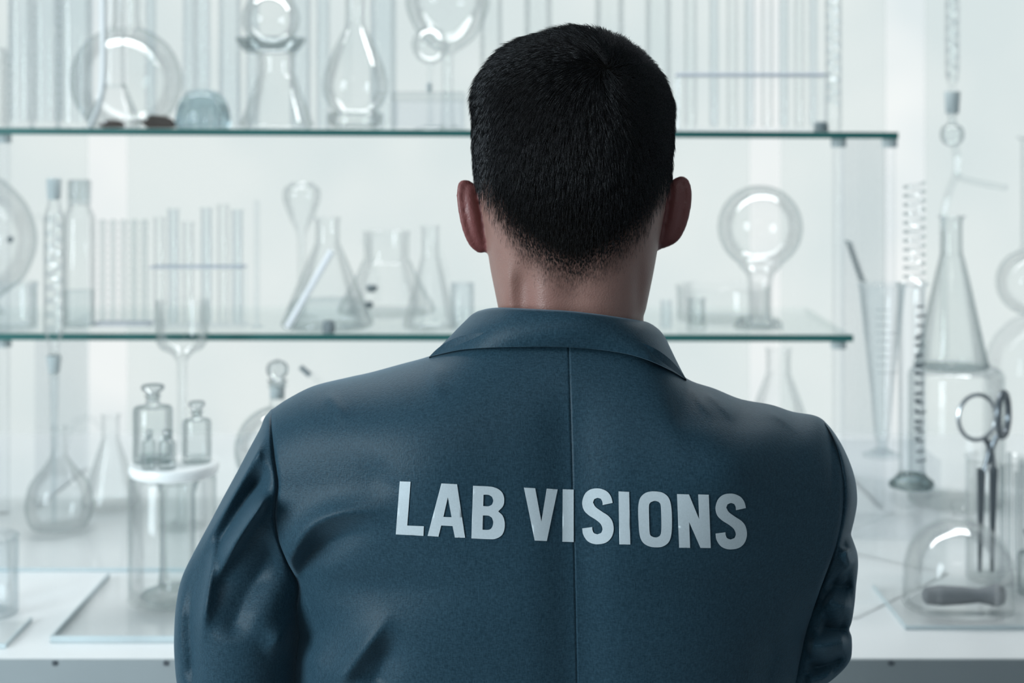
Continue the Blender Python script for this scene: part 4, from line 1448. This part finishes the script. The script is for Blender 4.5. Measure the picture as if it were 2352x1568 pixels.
# (crest line in photo columns/rows, height, half-width on its two sides, which ends fade)
TF = [
    ([(640, 1330), (672, 1272), (708, 1216), (760, 1186), (830, 1174), (920, 1182)], .0060, 24, 34, 'b'),
    ([(640, 1420), (680, 1335), (722, 1268), (790, 1228), (880, 1216)], -.0068, 40, 26, 'b'),
    ([(700, 1450), (720, 1520), (730, 1600)], .006, 45, 60, 'a'),
    ([(905, 1390), (870, 1450), (800, 1540), (770, 1600)], .0055, 40, 26, 'a'),
    ([(930, 1440), (890, 1500), (850, 1590)], -.004, 40, 40, 'a'),
    ([(745, 900), (770, 925), (800, 980)], .0012, 14, 14, 'b'),
    ([(1582, 880), (1600, 910), (1640, 965)], .0016, 10, 24, 'b'),
    ([(1612, 893), (1650, 925), (1690, 975)], .0022, 9, 18, 'b'),
    ([(1535, 880), (1560, 940), (1572, 1000)], -.0010, 26, 26, 'ab'),
    ([(1735, 928), (1790, 960), (1840, 1000)], .0012, 9, 14, 'ab'),
    ([(1880, 1365), (1850, 1430), (1830, 1500), (1820, 1600)], .0050, 30, 42, 'a'),
    ([(1800, 1420), (1775, 1500), (1760, 1600)], -.0035, 40, 40, 'a'),
    ([(1600, 1100), (1700, 1060), (1800, 1080)], .0015, 60, 60, 'ab'),
    ([(900, 1050), (860, 1100), (850, 1160)], -.0014, 60, 60, 'ab'),
    ([(1010, 830), (1000, 870), (1010, 930)], .0012, 16, 20, 'b'),
]


HR = 210.0
FA = 2.1


def b_torso(px, py):
    px, py = np.broadcast_arrays(np.asarray(px, float), np.asarray(py, float))
    cx_ = cxf(py)
    left = px < cx_
    xs = np.where(left, xsl(np.maximum(py, 941)), xsr(np.maximum(py, 966)))
    bs = np.where(left, bsl(np.maximum(py, 900)), bsr(np.maximum(py, 900)))
    t = np.clip(np.abs(px - cx_) / np.maximum(np.abs(xs - cx_), 1), 0, 1)
    low = smoothstep(1330, 1480, py)
    bc = bcen(py)
    b = bc - (bc - bs) * t ** (2.5 + 0.8 * low)
    b = b - low * 0.030 * np.clip((t - np.where(left, 0.70, 0.86)) / np.where(left, 0.30, 0.14), 0, 1) ** 2
    b -= 0.007 * np.exp(-((px - cx_) / 70.0) ** 2) * smoothstep(850, 1000, py)
    b += 0.010 * np.exp(-((px - 985) / 150.0) ** 2 - ((py - 1060) / 150.0) ** 2)
    b += 0.010 * np.exp(-((px - 1655) / 150.0) ** 2 - ((py - 1080) / 150.0) ** 2)
    q = np.clip((py - TOPF(px)) / HR, 0, 1)
    bt = btop(px)
    b = bt + (b - bt) * np.sqrt(np.clip(1 - (1 - q) ** 3, 0, 1))
    f = folds(px, py, TF)
    b = b + FA * f * smoothstep(0, 0.12, q)
    # the armhole seam sinks, the centre back seam is a fine crease
    ds = np.abs(px - xs)
    b -= 0.0035 * np.exp(-(ds / 5.0) ** 2) * smoothstep(0.0, 0.1, q)
    return b


def torso_panel(sgn, front=False):
    nr, ncl = 150, 110
    v = np.linspace(0, 1, nr) ** 1.25
    s = np.linspace(0, 1, ncl)
    s = s + 0.06 * np.sin(2 * PI * s) * 0  # even columns
    s = np.sin(s * PI / 2) ** 0.9 if False else s
    s = np.r_[np.linspace(0, .015, 6)[:-1], np.linspace(.015, .95, ncl - 18), np.linspace(.95, 1, 14)[1:]]
    BOT = 1700.0
    xs_top = 622.0 if sgn < 0 else 1893.0
    PX = np.zeros((nr, len(s))); PY = np.zeros((nr, len(s)))
    for j, sj in enumerate(s):
        x_top = 1306.5 + (xs_top - 1306.5) * sj
        y_top = float(TOPF(x_top))
        yy = y_top + (BOT - y_top) * v
        seam_top = 941.0 if sgn < 0 else 966.0
        # row used to look the seam up: the seam's own rows stretched over this column
        ys = seam_top + (BOT - seam_top) * v
        xs_ = xsl(ys) if sgn < 0 else xsr(ys)
        PY[:, j] = yy
        PX[:, j] = cxf(PY[:, j]) + (xs_ - cxf(PY[:, j])) * sj
    B = b_torso(PX, PY)
    B[:, 0] -= 0.0008
    B[:, 1] -= 0.0004
    B[:, -1] -= 0.002
    P = unproj(PX, PY, YC - B)
    # below the frame the jacket falls straight to the hips
    last = P[-1].copy()
    ext = []
    for z in np.linspace(last[:, 2].mean() - 0.05, 0.86, 12):
        e = last.copy(); e[:, 2] = z
        ext.append(e)
    P = np.concatenate([P, np.array(ext)], 0)
    if front:
        edge = P[:, -1:, 1]
        ss = np.linspace(0, 1, P.shape[1])[None, :]
        k = np.r_[v, np.full(12, 1.0)][:, None]
        dep = (0.035 + 0.105 * np.sqrt(np.clip(1 - (1 - np.clip(k * 3, 0, 1)) ** 2, 0, 1)))
        prof = np.sqrt(np.clip(1 - ss ** 2.6, 0, 1))
        P = P.copy()
        newy = edge + (YC + dep - edge) * prof
        newy = P[:, :, 1] + (newy - P[:, :, 1]) * smoothstep(0, 0.05, k)
        sc_ = newy / P[:, :, 1]
        P[:, :, 0] *= sc_
        P[:, :, 2] = CZ + (P[:, :, 2] - CZ) * sc_
        P[-12:, :, 2] = np.linspace(P[-13, :, 2].mean() - .05, 0.86, 12)[:, None]
        P[:, :, 1] = newy
    return P


jb = [grid_obj('back_panel', L2(torso_panel(-1)), FAB, jacket, flip=False), grid_obj('back_panel', L2(torso_panel(1)), FAB, jacket, flip=True)]
grid_obj('front_panel', L2(torso_panel(-1, True)), FAB, jacket, flip=True)
grid_obj('front_panel', L2(torso_panel(1, True)), FAB, jacket, flip=False)

# ---------------- sleeves
xol = stab([941, 960, 985, 1035, 1090, 1145, 1200, 1255, 1310, 1350, 1400, 1450, 1500, 1568, 1610, 1640, 1660, 1668],
           [622, 607, 597, 570, 541, 511, 482, 452, 424, 411, 403, 400, 400, 406, 420, 445, 490, 530])
xil = lambda y: np.where(y < 1568, xsl(y) + 1.5, np.interp(y, [1568, 1610, 1640, 1660, 1668], [662, 655, 640, 600, 560]))
xor_ = stab([966, 985, 1010, 1040, 1075, 1110, 1150, 1185, 1215, 1228, 1245, 1270, 1300, 1340, 1385, 1425, 1445, 1462, 1490, 1515, 1540, 1568, 1590, 1600],
            [1893, 1910, 1927, 1943, 1957, 1966, 1969, 1964, 1957, 1955, 1961, 1969, 1971, 1967, 1963, 1957, 1951, 1956, 1957, 1953, 1935, 1902, 1865, 1850], 10)
xir = lambda y: np.where(y < 1500, xsr(y) - 1.5, np.interp(y, [1500, 1540, 1568, 1590, 1600], [1844, 1830, 1815, 1810, 1815]))

SFL = [
    ([(618, 985), (575, 1065), (530, 1140), (495, 1200), (465, 1262), (448, 1310)], .0060, 13, 20, 'b'),
    ([(625, 1060), (590, 1110), (545, 1180), (510, 1240), (490, 1295), (475, 1350)], -.0080, 24, 26, 'b'),
    ([(632, 1128), (600, 1160), (560, 1215), (530, 1265), (503, 1318), (485, 1365)], .0085, 26, 16, 'b'),
    ([(498, 1225), (489, 1290), (478, 1360), (468, 1430), (462, 1500)], .0045, 12, 16, 'b'),
    ([(640, 1215), (610, 1290), (560, 1380), (520, 1480)], -.0040, 50, 40, ''),
    ([(455, 1280), (437, 1400), (440, 1520), (446, 1600)], -.0042, 20, 24, 'a'),
    ([(600, 1500), (640, 1470), (665, 1420)], .0030, 30, 30, 'ab'),
]
SFR = [
    ([(1932, 1260), (1942, 1240), (1956, 1215)], -.0060, 14, 10, ''),
    ([(1938, 1262), (1950, 1285), (1962, 1300)], .0060, 20, 22, ''),
    ([(1948, 1040), (1958, 1100), (1955, 1160), (1945, 1210)], .0020, 10, 10, 'ab'),
    ([(1900, 1330), (1925, 1345), (1965, 1342)], -.0050, 26, 22, ''),
    ([(1895, 1370), (1930, 1390), (1965, 1390)], .0045, 24, 24, ''),
    ([(1880, 1435), (1920, 1445), (1955, 1440)], -.0050, 22, 18, ''),
    ([(1850, 1480), (1900, 1482), (1955, 1468)], .0055, 24, 22, ''),
    ([(1850, 1535), (1900, 1525), (1945, 1505)], -.0045, 20, 16, ''),
    ([(1850, 1565), (1890, 1560), (1920, 1545)], .0040, 20, 20, ''),
]


def sleeve(sgn):
    if sgn < 0:
        y0, y1, xo, xi, bs, FL, w0, w1 = 941.5, 1667.0, xol, xil, bsl, SFL, 1230, 1420
    else:
        y0, y1, xo, xi, bs, FL, w0, w1 = 966.5, 1599.0, xor_, xir, bsr, SFR, 1230, 1420
    rowsv = np.linspace(0, 1, 190)
    rowsv = y0 + (y1 - y0) * (rowsv ** 1.1)
    NB, NF = 70, 24
    tb = 0.5 - 0.5 * np.cos(np.linspace(0, PI, NB))
    tf_ = np.linspace(1, 0, NF + 2)[1:-1]
    rings = []
    for y in rowsv:
        low = float(smoothstep(w0, w1, y))
        a, c = float(xi(y)) - sgn * 20 * float(smoothstep(w0 + 60, w1 + 20, y)), float(xo(y))
        wid = abs(c - a) / PXM
        R = min(0.062, max(wid * 0.52, 0.002))
        bcx = 0.016 * low + 0.0
        qy = min(max((y - y0) / HR, 0), 1)
        bsv = float(bs(max(y, y0))) * math.sqrt(1 - (1 - qy) ** 3)
        px = a + (c - a) * tb
        up = bsv * np.sqrt(np.clip(1 - tb ** 1.5, 0, 1)) + 0.010 * np.sin(PI * tb) * min(1, wid / .05)
        cyl = bcx + R * np.sqrt(np.clip(1 - (2 * tb - 1) ** 2, 0, 1))
        b = up * (1 - low) + cyl * low
        edge = np.minimum(np.abs(tb) * wid / 0.012, 1) * np.minimum((1 - tb) * wid / 0.008, 1)
        f = folds(px, np.full(px.shape, y), FL)
        b = b + 2.9 * f * np.clip(edge, 0, 1)
        b -= 0.0035 * np.exp(-((px - a) / 5.0) ** 2) * (1 - low) * smoothstep(y0, y0 + 25, y)
        rb = unproj(px, np.full(px.shape, y), YC - b)
        # front half joins the two edges
        pa_, pb_ = rb[0], rb[-1]
        fr = []
        for t in tf_:
            p = pa_ + (pb_ - pa_) * t
            q = math.sin(PI * t) ** 0.6
            p = p.copy(); ny = p[1] + (R * 0.95) * q
            fr.append(np.array((p[0] * ny / p[1], ny, CZ + (p[2] - CZ) * ny / p[1])))
        rings.append(np.concatenate([rb, np.array(fr)], 0))
    return np.array(rings)


for sg, A in ((-1, ARML), (1, ARMR)):
    P = L2(sleeve(sg))
    R_, C_ = P.shape[:2]
    m = MB()
    f = []
    for i in range(R_ - 1):
        for j in range(C_):
            k = (j + 1) % C_
            q = (i * C_ + j, i * C_ + k, (i + 1) * C_ + k, (i + 1) * C_ + j)
            f.append(q[::-1] if sg > 0 else q)
    last = tuple((R_ - 1) * C_ + j for j in range(C_))
    f.append(last if sg > 0 else last[::-1])
    m.add(P.reshape(-1, 3), f)
    # forearm of the sleeve, folded across the chest
    c, rr = limb([A[2] if sg < 0 else (A[2][0] - .03, A[2][1] + .02, A[2][2] + .005)] + list(A[3:]), [0.050, 0.054, 0.043])
    m.tube(L2(c), rr, 20)
    m.build('sleeve', FAB, jacket, sharp=None)

# ---------------- collar
colm = MB()
ctop = crom([(1098, 714), (1122, 708), (1150, 706), (1200, 708), (1260, 711), (1310, 714), (1380, 722), (1440, 731), (1482, 738), (1500, 746)], 8)
cbot = crom([(985, 820), (1020, 811), (1060, 803), (1105, 799), (1150, 797), (1230, 796), (1300, 797), (1360, 801), (1410, 807), (1455, 816), (1500, 831), (1540, 850), (1577, 872)], 8)
clef = crom([(1098, 714), (1084, 722), (1070, 735), (1050, 755), (1028, 778), (1005, 801), (985, 820)], 8)
crig = crom([(1500, 746), (1514, 757), (1527, 773), (1538, 795), (1550, 820), (1563, 846), (1577, 872)], 8)


def resamp(C, n, w=None):
    d = np.r_[0, np.cumsum(np.hypot(*np.diff(C, axis=0).T))]
    t = np.linspace(0, 1, n) * d[-1]
    return np.stack([np.interp(t, d, C[:, 0]), np.interp(t, d, C[:, 1])], -1)


CR, CCn = 34, 110
ct, cb, cl, cr_ = resamp(ctop, CCn), resamp(cbot, CCn), resamp(clef, CR), resamp(crig, CR)
uu, vv = np.meshgrid(np.linspace(0, 1, CCn), np.linspace(0, 1, CR))
U, Vv = uu[..., None], vv[..., None]
CP = (1 - Vv) * ct[None] + Vv * cb[None] + (1 - U) * cl[:, None] + U * cr_[:, None] - ((1 - U) * (1 - Vv) * ct[0] + U * (1 - Vv) * ct[-1] + (1 - U) * Vv * cb[0] + U * Vv * cb[-1])
un = 2 * uu - 1
roundn = np.clip(1 - np.abs(un) ** 2.3, 0, 1) ** 0.5
btopc = 0.0835 * roundn
bbot = (b_torso(cb[:, 0], cb[:, 1]) + 0.0085)[None, :]
vs_ = vv ** 0.85
bcol = btopc * (1 - vs_) + bbot * vs_ + 0.006 * np.sin(PI * vv) * roundn
bcol -= 0.006 * np.clip((0.08 - vv) / 0.08, 0, 1) ** 2
# slight waviness of the cloth
bcol += 0.0007 * np.sin(un * 7 + vv * 3) * roundn + 0.0016 * np.exp(-((un - 0.74) / 0.09) ** 2) * vv
CPW = unproj(CP[..., 0], CP[..., 1], YC - bcol)
# turned-in edge at the bottom, stand inside at the top, lapels running forward at both ends
etap = np.clip(1 - np.abs(np.linspace(-1, 1, CCn)) ** 8, 0, 1)
low1 = CPW[-1].copy(); low1[:, 1] += 0.0035 * etap; low1[:, 2] -= 0.0006 * etap
low2 = low1.copy(); low2[:, 1] += 0.002 * etap; low2[:, 2] += 0.012 * etap
in1 = CPW[0].copy(); in1[:, 1] += 0.004; in1[:, 2] += -0.0008
in2 = in1.copy(); in2[:, 1] += 0.003; in2[:, 2] -= 0.035
CG = np.concatenate([in2[None], in1[None], CPW, low1[None], low2[None]], 0)
R_, C_ = CG.shape[:2]
f = [(i * C_ + j, i * C_ + j + 1, (i + 1) * C_ + j + 1, (i + 1) * C_ + j) for i in range(R_ - 1) for j in range(C_ - 1)]
colm.add(L2(CG.reshape(-1, 3)), [q[::-1] for q in f])
for e, sx in ((0, 1), (-1, -1)):
    edge_line = CPW[:, e]
    strips = []
    for t in np.linspace(0, 1, 16):
        p = edge_line.copy()
        tgt = 0.05 - sx * 0.012
        ny = p[:, 1] + 0.135 * math.sin(t * PI / 2)
        k_ = ny / p[:, 1]
        p[:, 0] *= k_
        p[:, 2] = CZ + (p[:, 2] - CZ) * k_
        p[:, 1] = ny
        p[:, 0] = p[:, 0] + (tgt - p[:, 0]) * (0.10 * t + 0.85 * t ** 1.6)
        p[:, 2] = p[:, 2] - 0.03 * t - 0.11 * t ** 1.5
        strips.append(p)
    S = np.array(strips)
    R_, C_ = S.shape[:2]
    f = [(i * C_ + j, i * C_ + j + 1, (i + 1) * C_ + j + 1, (i + 1) * C_ + j) for i in range(R_ - 1) for j in range(C_ - 1)]
    colm.add(L2(S.reshape(-1, 3)), f if sx < 0 else [q[::-1] for q in f])
colm.build('collar', FAB, jacket, sharp=60)

# ---------------- lettering printed on the back
S_OUT = [(1430, 247), (1421, 212), (1400, 182), (1368, 165), (1335, 160), (1295, 167), (1263, 194), (1247, 243), (1256, 288), (1285, 320), (1330, 349), (1358, 374), (1369, 404), (1361, 427), (1338, 436), (1318, 428), (1309, 411), (1307, 392),
         (1247, 400), (1253, 437), (1276, 473), (1308, 491), (1345, 495), (1390, 485), (1422, 455), (1436, 408), (1428, 358), (1404, 325), (1368, 301), (1328, 272), (1312, 245), (1319, 225), (1340, 217), (1360, 223), (1368, 240), (1370, 260)]
GLY = [
    ([(152, 118), (217, 120), (197, 383), (297, 387), (294, 445), (128, 436)], []),
    ([(402, 130), (496, 135), (544, 456), (483, 455), (469, 386), (401, 383), (384, 450), (319, 445)], [[(441, 212), (463, 333), (414, 331)]]),
    ([(592, 144), (680, 148), (712, 152), (748, 167), (771, 193), (779, 228), (772, 266), (743, 298), (770, 325), (782, 365), (779, 410), (762, 443), (728, 462), (690, 465), (582, 460)],
     [[(655, 198), (685, 199), (706, 211), (713, 234), (706, 257), (685, 267), (653, 266)], [(651, 322), (685, 324), (706, 337), (713, 364), (706, 393), (687, 408), (649, 408)]]),
    ([(897, 155), (965, 159), (1002, 360), (1034, 161), (1100, 166), (1035, 476), (962, 473)], []),
    ([(1130, 165), (1196, 167), (1196, 482), (1128, 480)], []),
    (S_OUT, []),
    ([(1465, 178), (1529, 181), (1536, 497), (1470, 496)], []),
    ([(1683, 178), (1730, 186), (1765, 215), (1781, 265), (1786, 345), (1783, 430), (1768, 480), (1735, 507), (1695, 514), (1650, 508), (1612, 485), (1592, 440), (1585, 360), (1583, 280), (1592, 225), (1615, 195), (1645, 181)],
     [[(1683, 235), (1706, 241), (1718, 262), (1722, 345), (1721, 420), (1713, 445), (1693, 454), (1668, 449), (1653, 430), (1649, 350), (1648, 265), (1658, 243)]]),
    ([(1816, 194), (1888, 196), (1949, 345), (1943, 196), (2007, 198), (2019, 518), (1957, 517), (1889, 362), (1895, 517), (1829, 516)], []),
    ([(x + 800, y + 31) for x, y in S_OUT], []),
]


def round_outline(P):
    """smooth the curved runs, keep the corners"""
    P = [np.array(p, float) for p in P]
    n = len(P)
    corner = []
    for i in range(n):
        a, b = P[i] - P[i - 1], P[(i + 1) % n] - P[i]
        c = np.dot(a, b) / (np.linalg.norm(a) * np.linalg.norm(b))
        corner.append(c < math.cos(math.radians(42)) or max(np.linalg.norm(a), np.linalg.norm(b)) > 140)
    out = []
    for i in range(n):
        p1, p2 = P[i], P[(i + 1) % n]
        p0 = 2 * p1 - p2 if corner[i] else P[i - 1]
        p3 = 2 * p2 - p1 if corner[(i + 1) % n] else P[(i + 2) % n]
        for k in range(5):
            t = k / 5
            out.append(0.5 * ((2 * p1) + (p2 - p0) * t + (2 * p0 - 5 * p1 + 4 * p2 - p3) * t * t + (3 * p1 - p0 - 3 * p2 + p3) * t ** 3))
    return np.array(out)


def inside(poly, pt):
    x, y = pt
    c = False
    n = len(poly)
    for i in range(n):
        (x1, y1), (x2, y2) = poly[i - 1], poly[i]
        if (y1 > y) != (y2 > y) and x < (x2 - x1) * (y - y1) / (y2 - y1) + x1:
            c = not c
    return c


for outer, holes in GLY:
    loops = [round_outline(outer)] + [round_outline(h) for h in holes]
    pts, edges = [], []
    for lp in loops:
        b = len(pts)
        pts += [Vector((float(x), float(y))) for x, y in lp]
        edges += [(b + i, b + (i + 1) % len(lp)) for i in range(len(lp))]
    mn, mx_ = loops[0].min(0), loops[0].max(0)
    for gx in np.arange(mn[0] + 9, mx_[0], 18):
        for gy in np.arange(mn[1] + 9, mx_[1], 18):
            if inside(loops[0], (gx, gy)) and not any(inside(h, (gx, gy)) for h in loops[1:]):
                pts.append(Vector((float(gx), float(gy))))
    vo, eo, fo, *_ = delaunay_2d_cdt(pts, edges, [], 0, 1e-4)
    tri = []
    for t in fo:
        c = sum((vo[i] for i in t), Vector((0, 0))) / len(t)
        if inside(loops[0], c) and not any(inside(h, c) for h in loops[1:]):
            tri.append(tuple(t))
    q = np.array([(v.x / 2.6133 + 860, v.y / 2.6133 + 1060) for v in vo])
    b = b_torso(q[:, 0], q[:, 1]) + 0.0007
    mesh_obj('letter', L2(unproj(q[:, 0], q[:, 1], YC - b)), tri, PRINT, jacket)

# ---------------- trousers and shoes (below the frame)
tr = MB()
tr.lathe([(0.135, 0), (0.150, .05), (0.165, .12), (0.165, .16)], 32, (0.0, 0.0, 0.80), Matrix.Diagonal((1, .66, 1, 1)))
for sx in (-1, 1):
    c, rr = limb([(sx * .080, 0, 0.90), (sx * .088, 0, .70), (sx * .095, .01, .50), (sx * .10, -.005, .28), (sx * .10, -.012, .055)], [.092, .088, .074, .066, .060])
    tr.tube(c, rr, 20)
tr.build('trousers', TROUS, person)
for sx in (-1, 1):
    sh = MB()
    prof = [(-.075, .030, .060), (-.06, .038, .075), (-.02, .040, .085), (.04, .042, .072), (.10, .046, .050), (.15, .044, .042), (.185, .030, .034), (.20, .012, .022)]
    vs, fs = [], []
    for (y, w_, h_) in prof:
        for k in range(16):
            a = 2 * PI * k / 16
            vs.append((sx * .10 + w_ * math.cos(a), y - .01, max(0.0, h_ * (0.5 + 0.5 * math.sin(a)) * 1.0)))
    for i in range(len(prof) - 1):
        for k in range(16):
            k2 = (k + 1) % 16
            fs.append((i * 16 + k, (i + 1) * 16 + k, (i + 1) * 16 + k2, i * 16 + k2))
    fs += [tuple(range(16)), tuple((len(prof) - 1) * 16 + k for k in range(16))[::-1]]
    sh.add(vs, fs)
    sh.build('shoe', LEATHER, person)
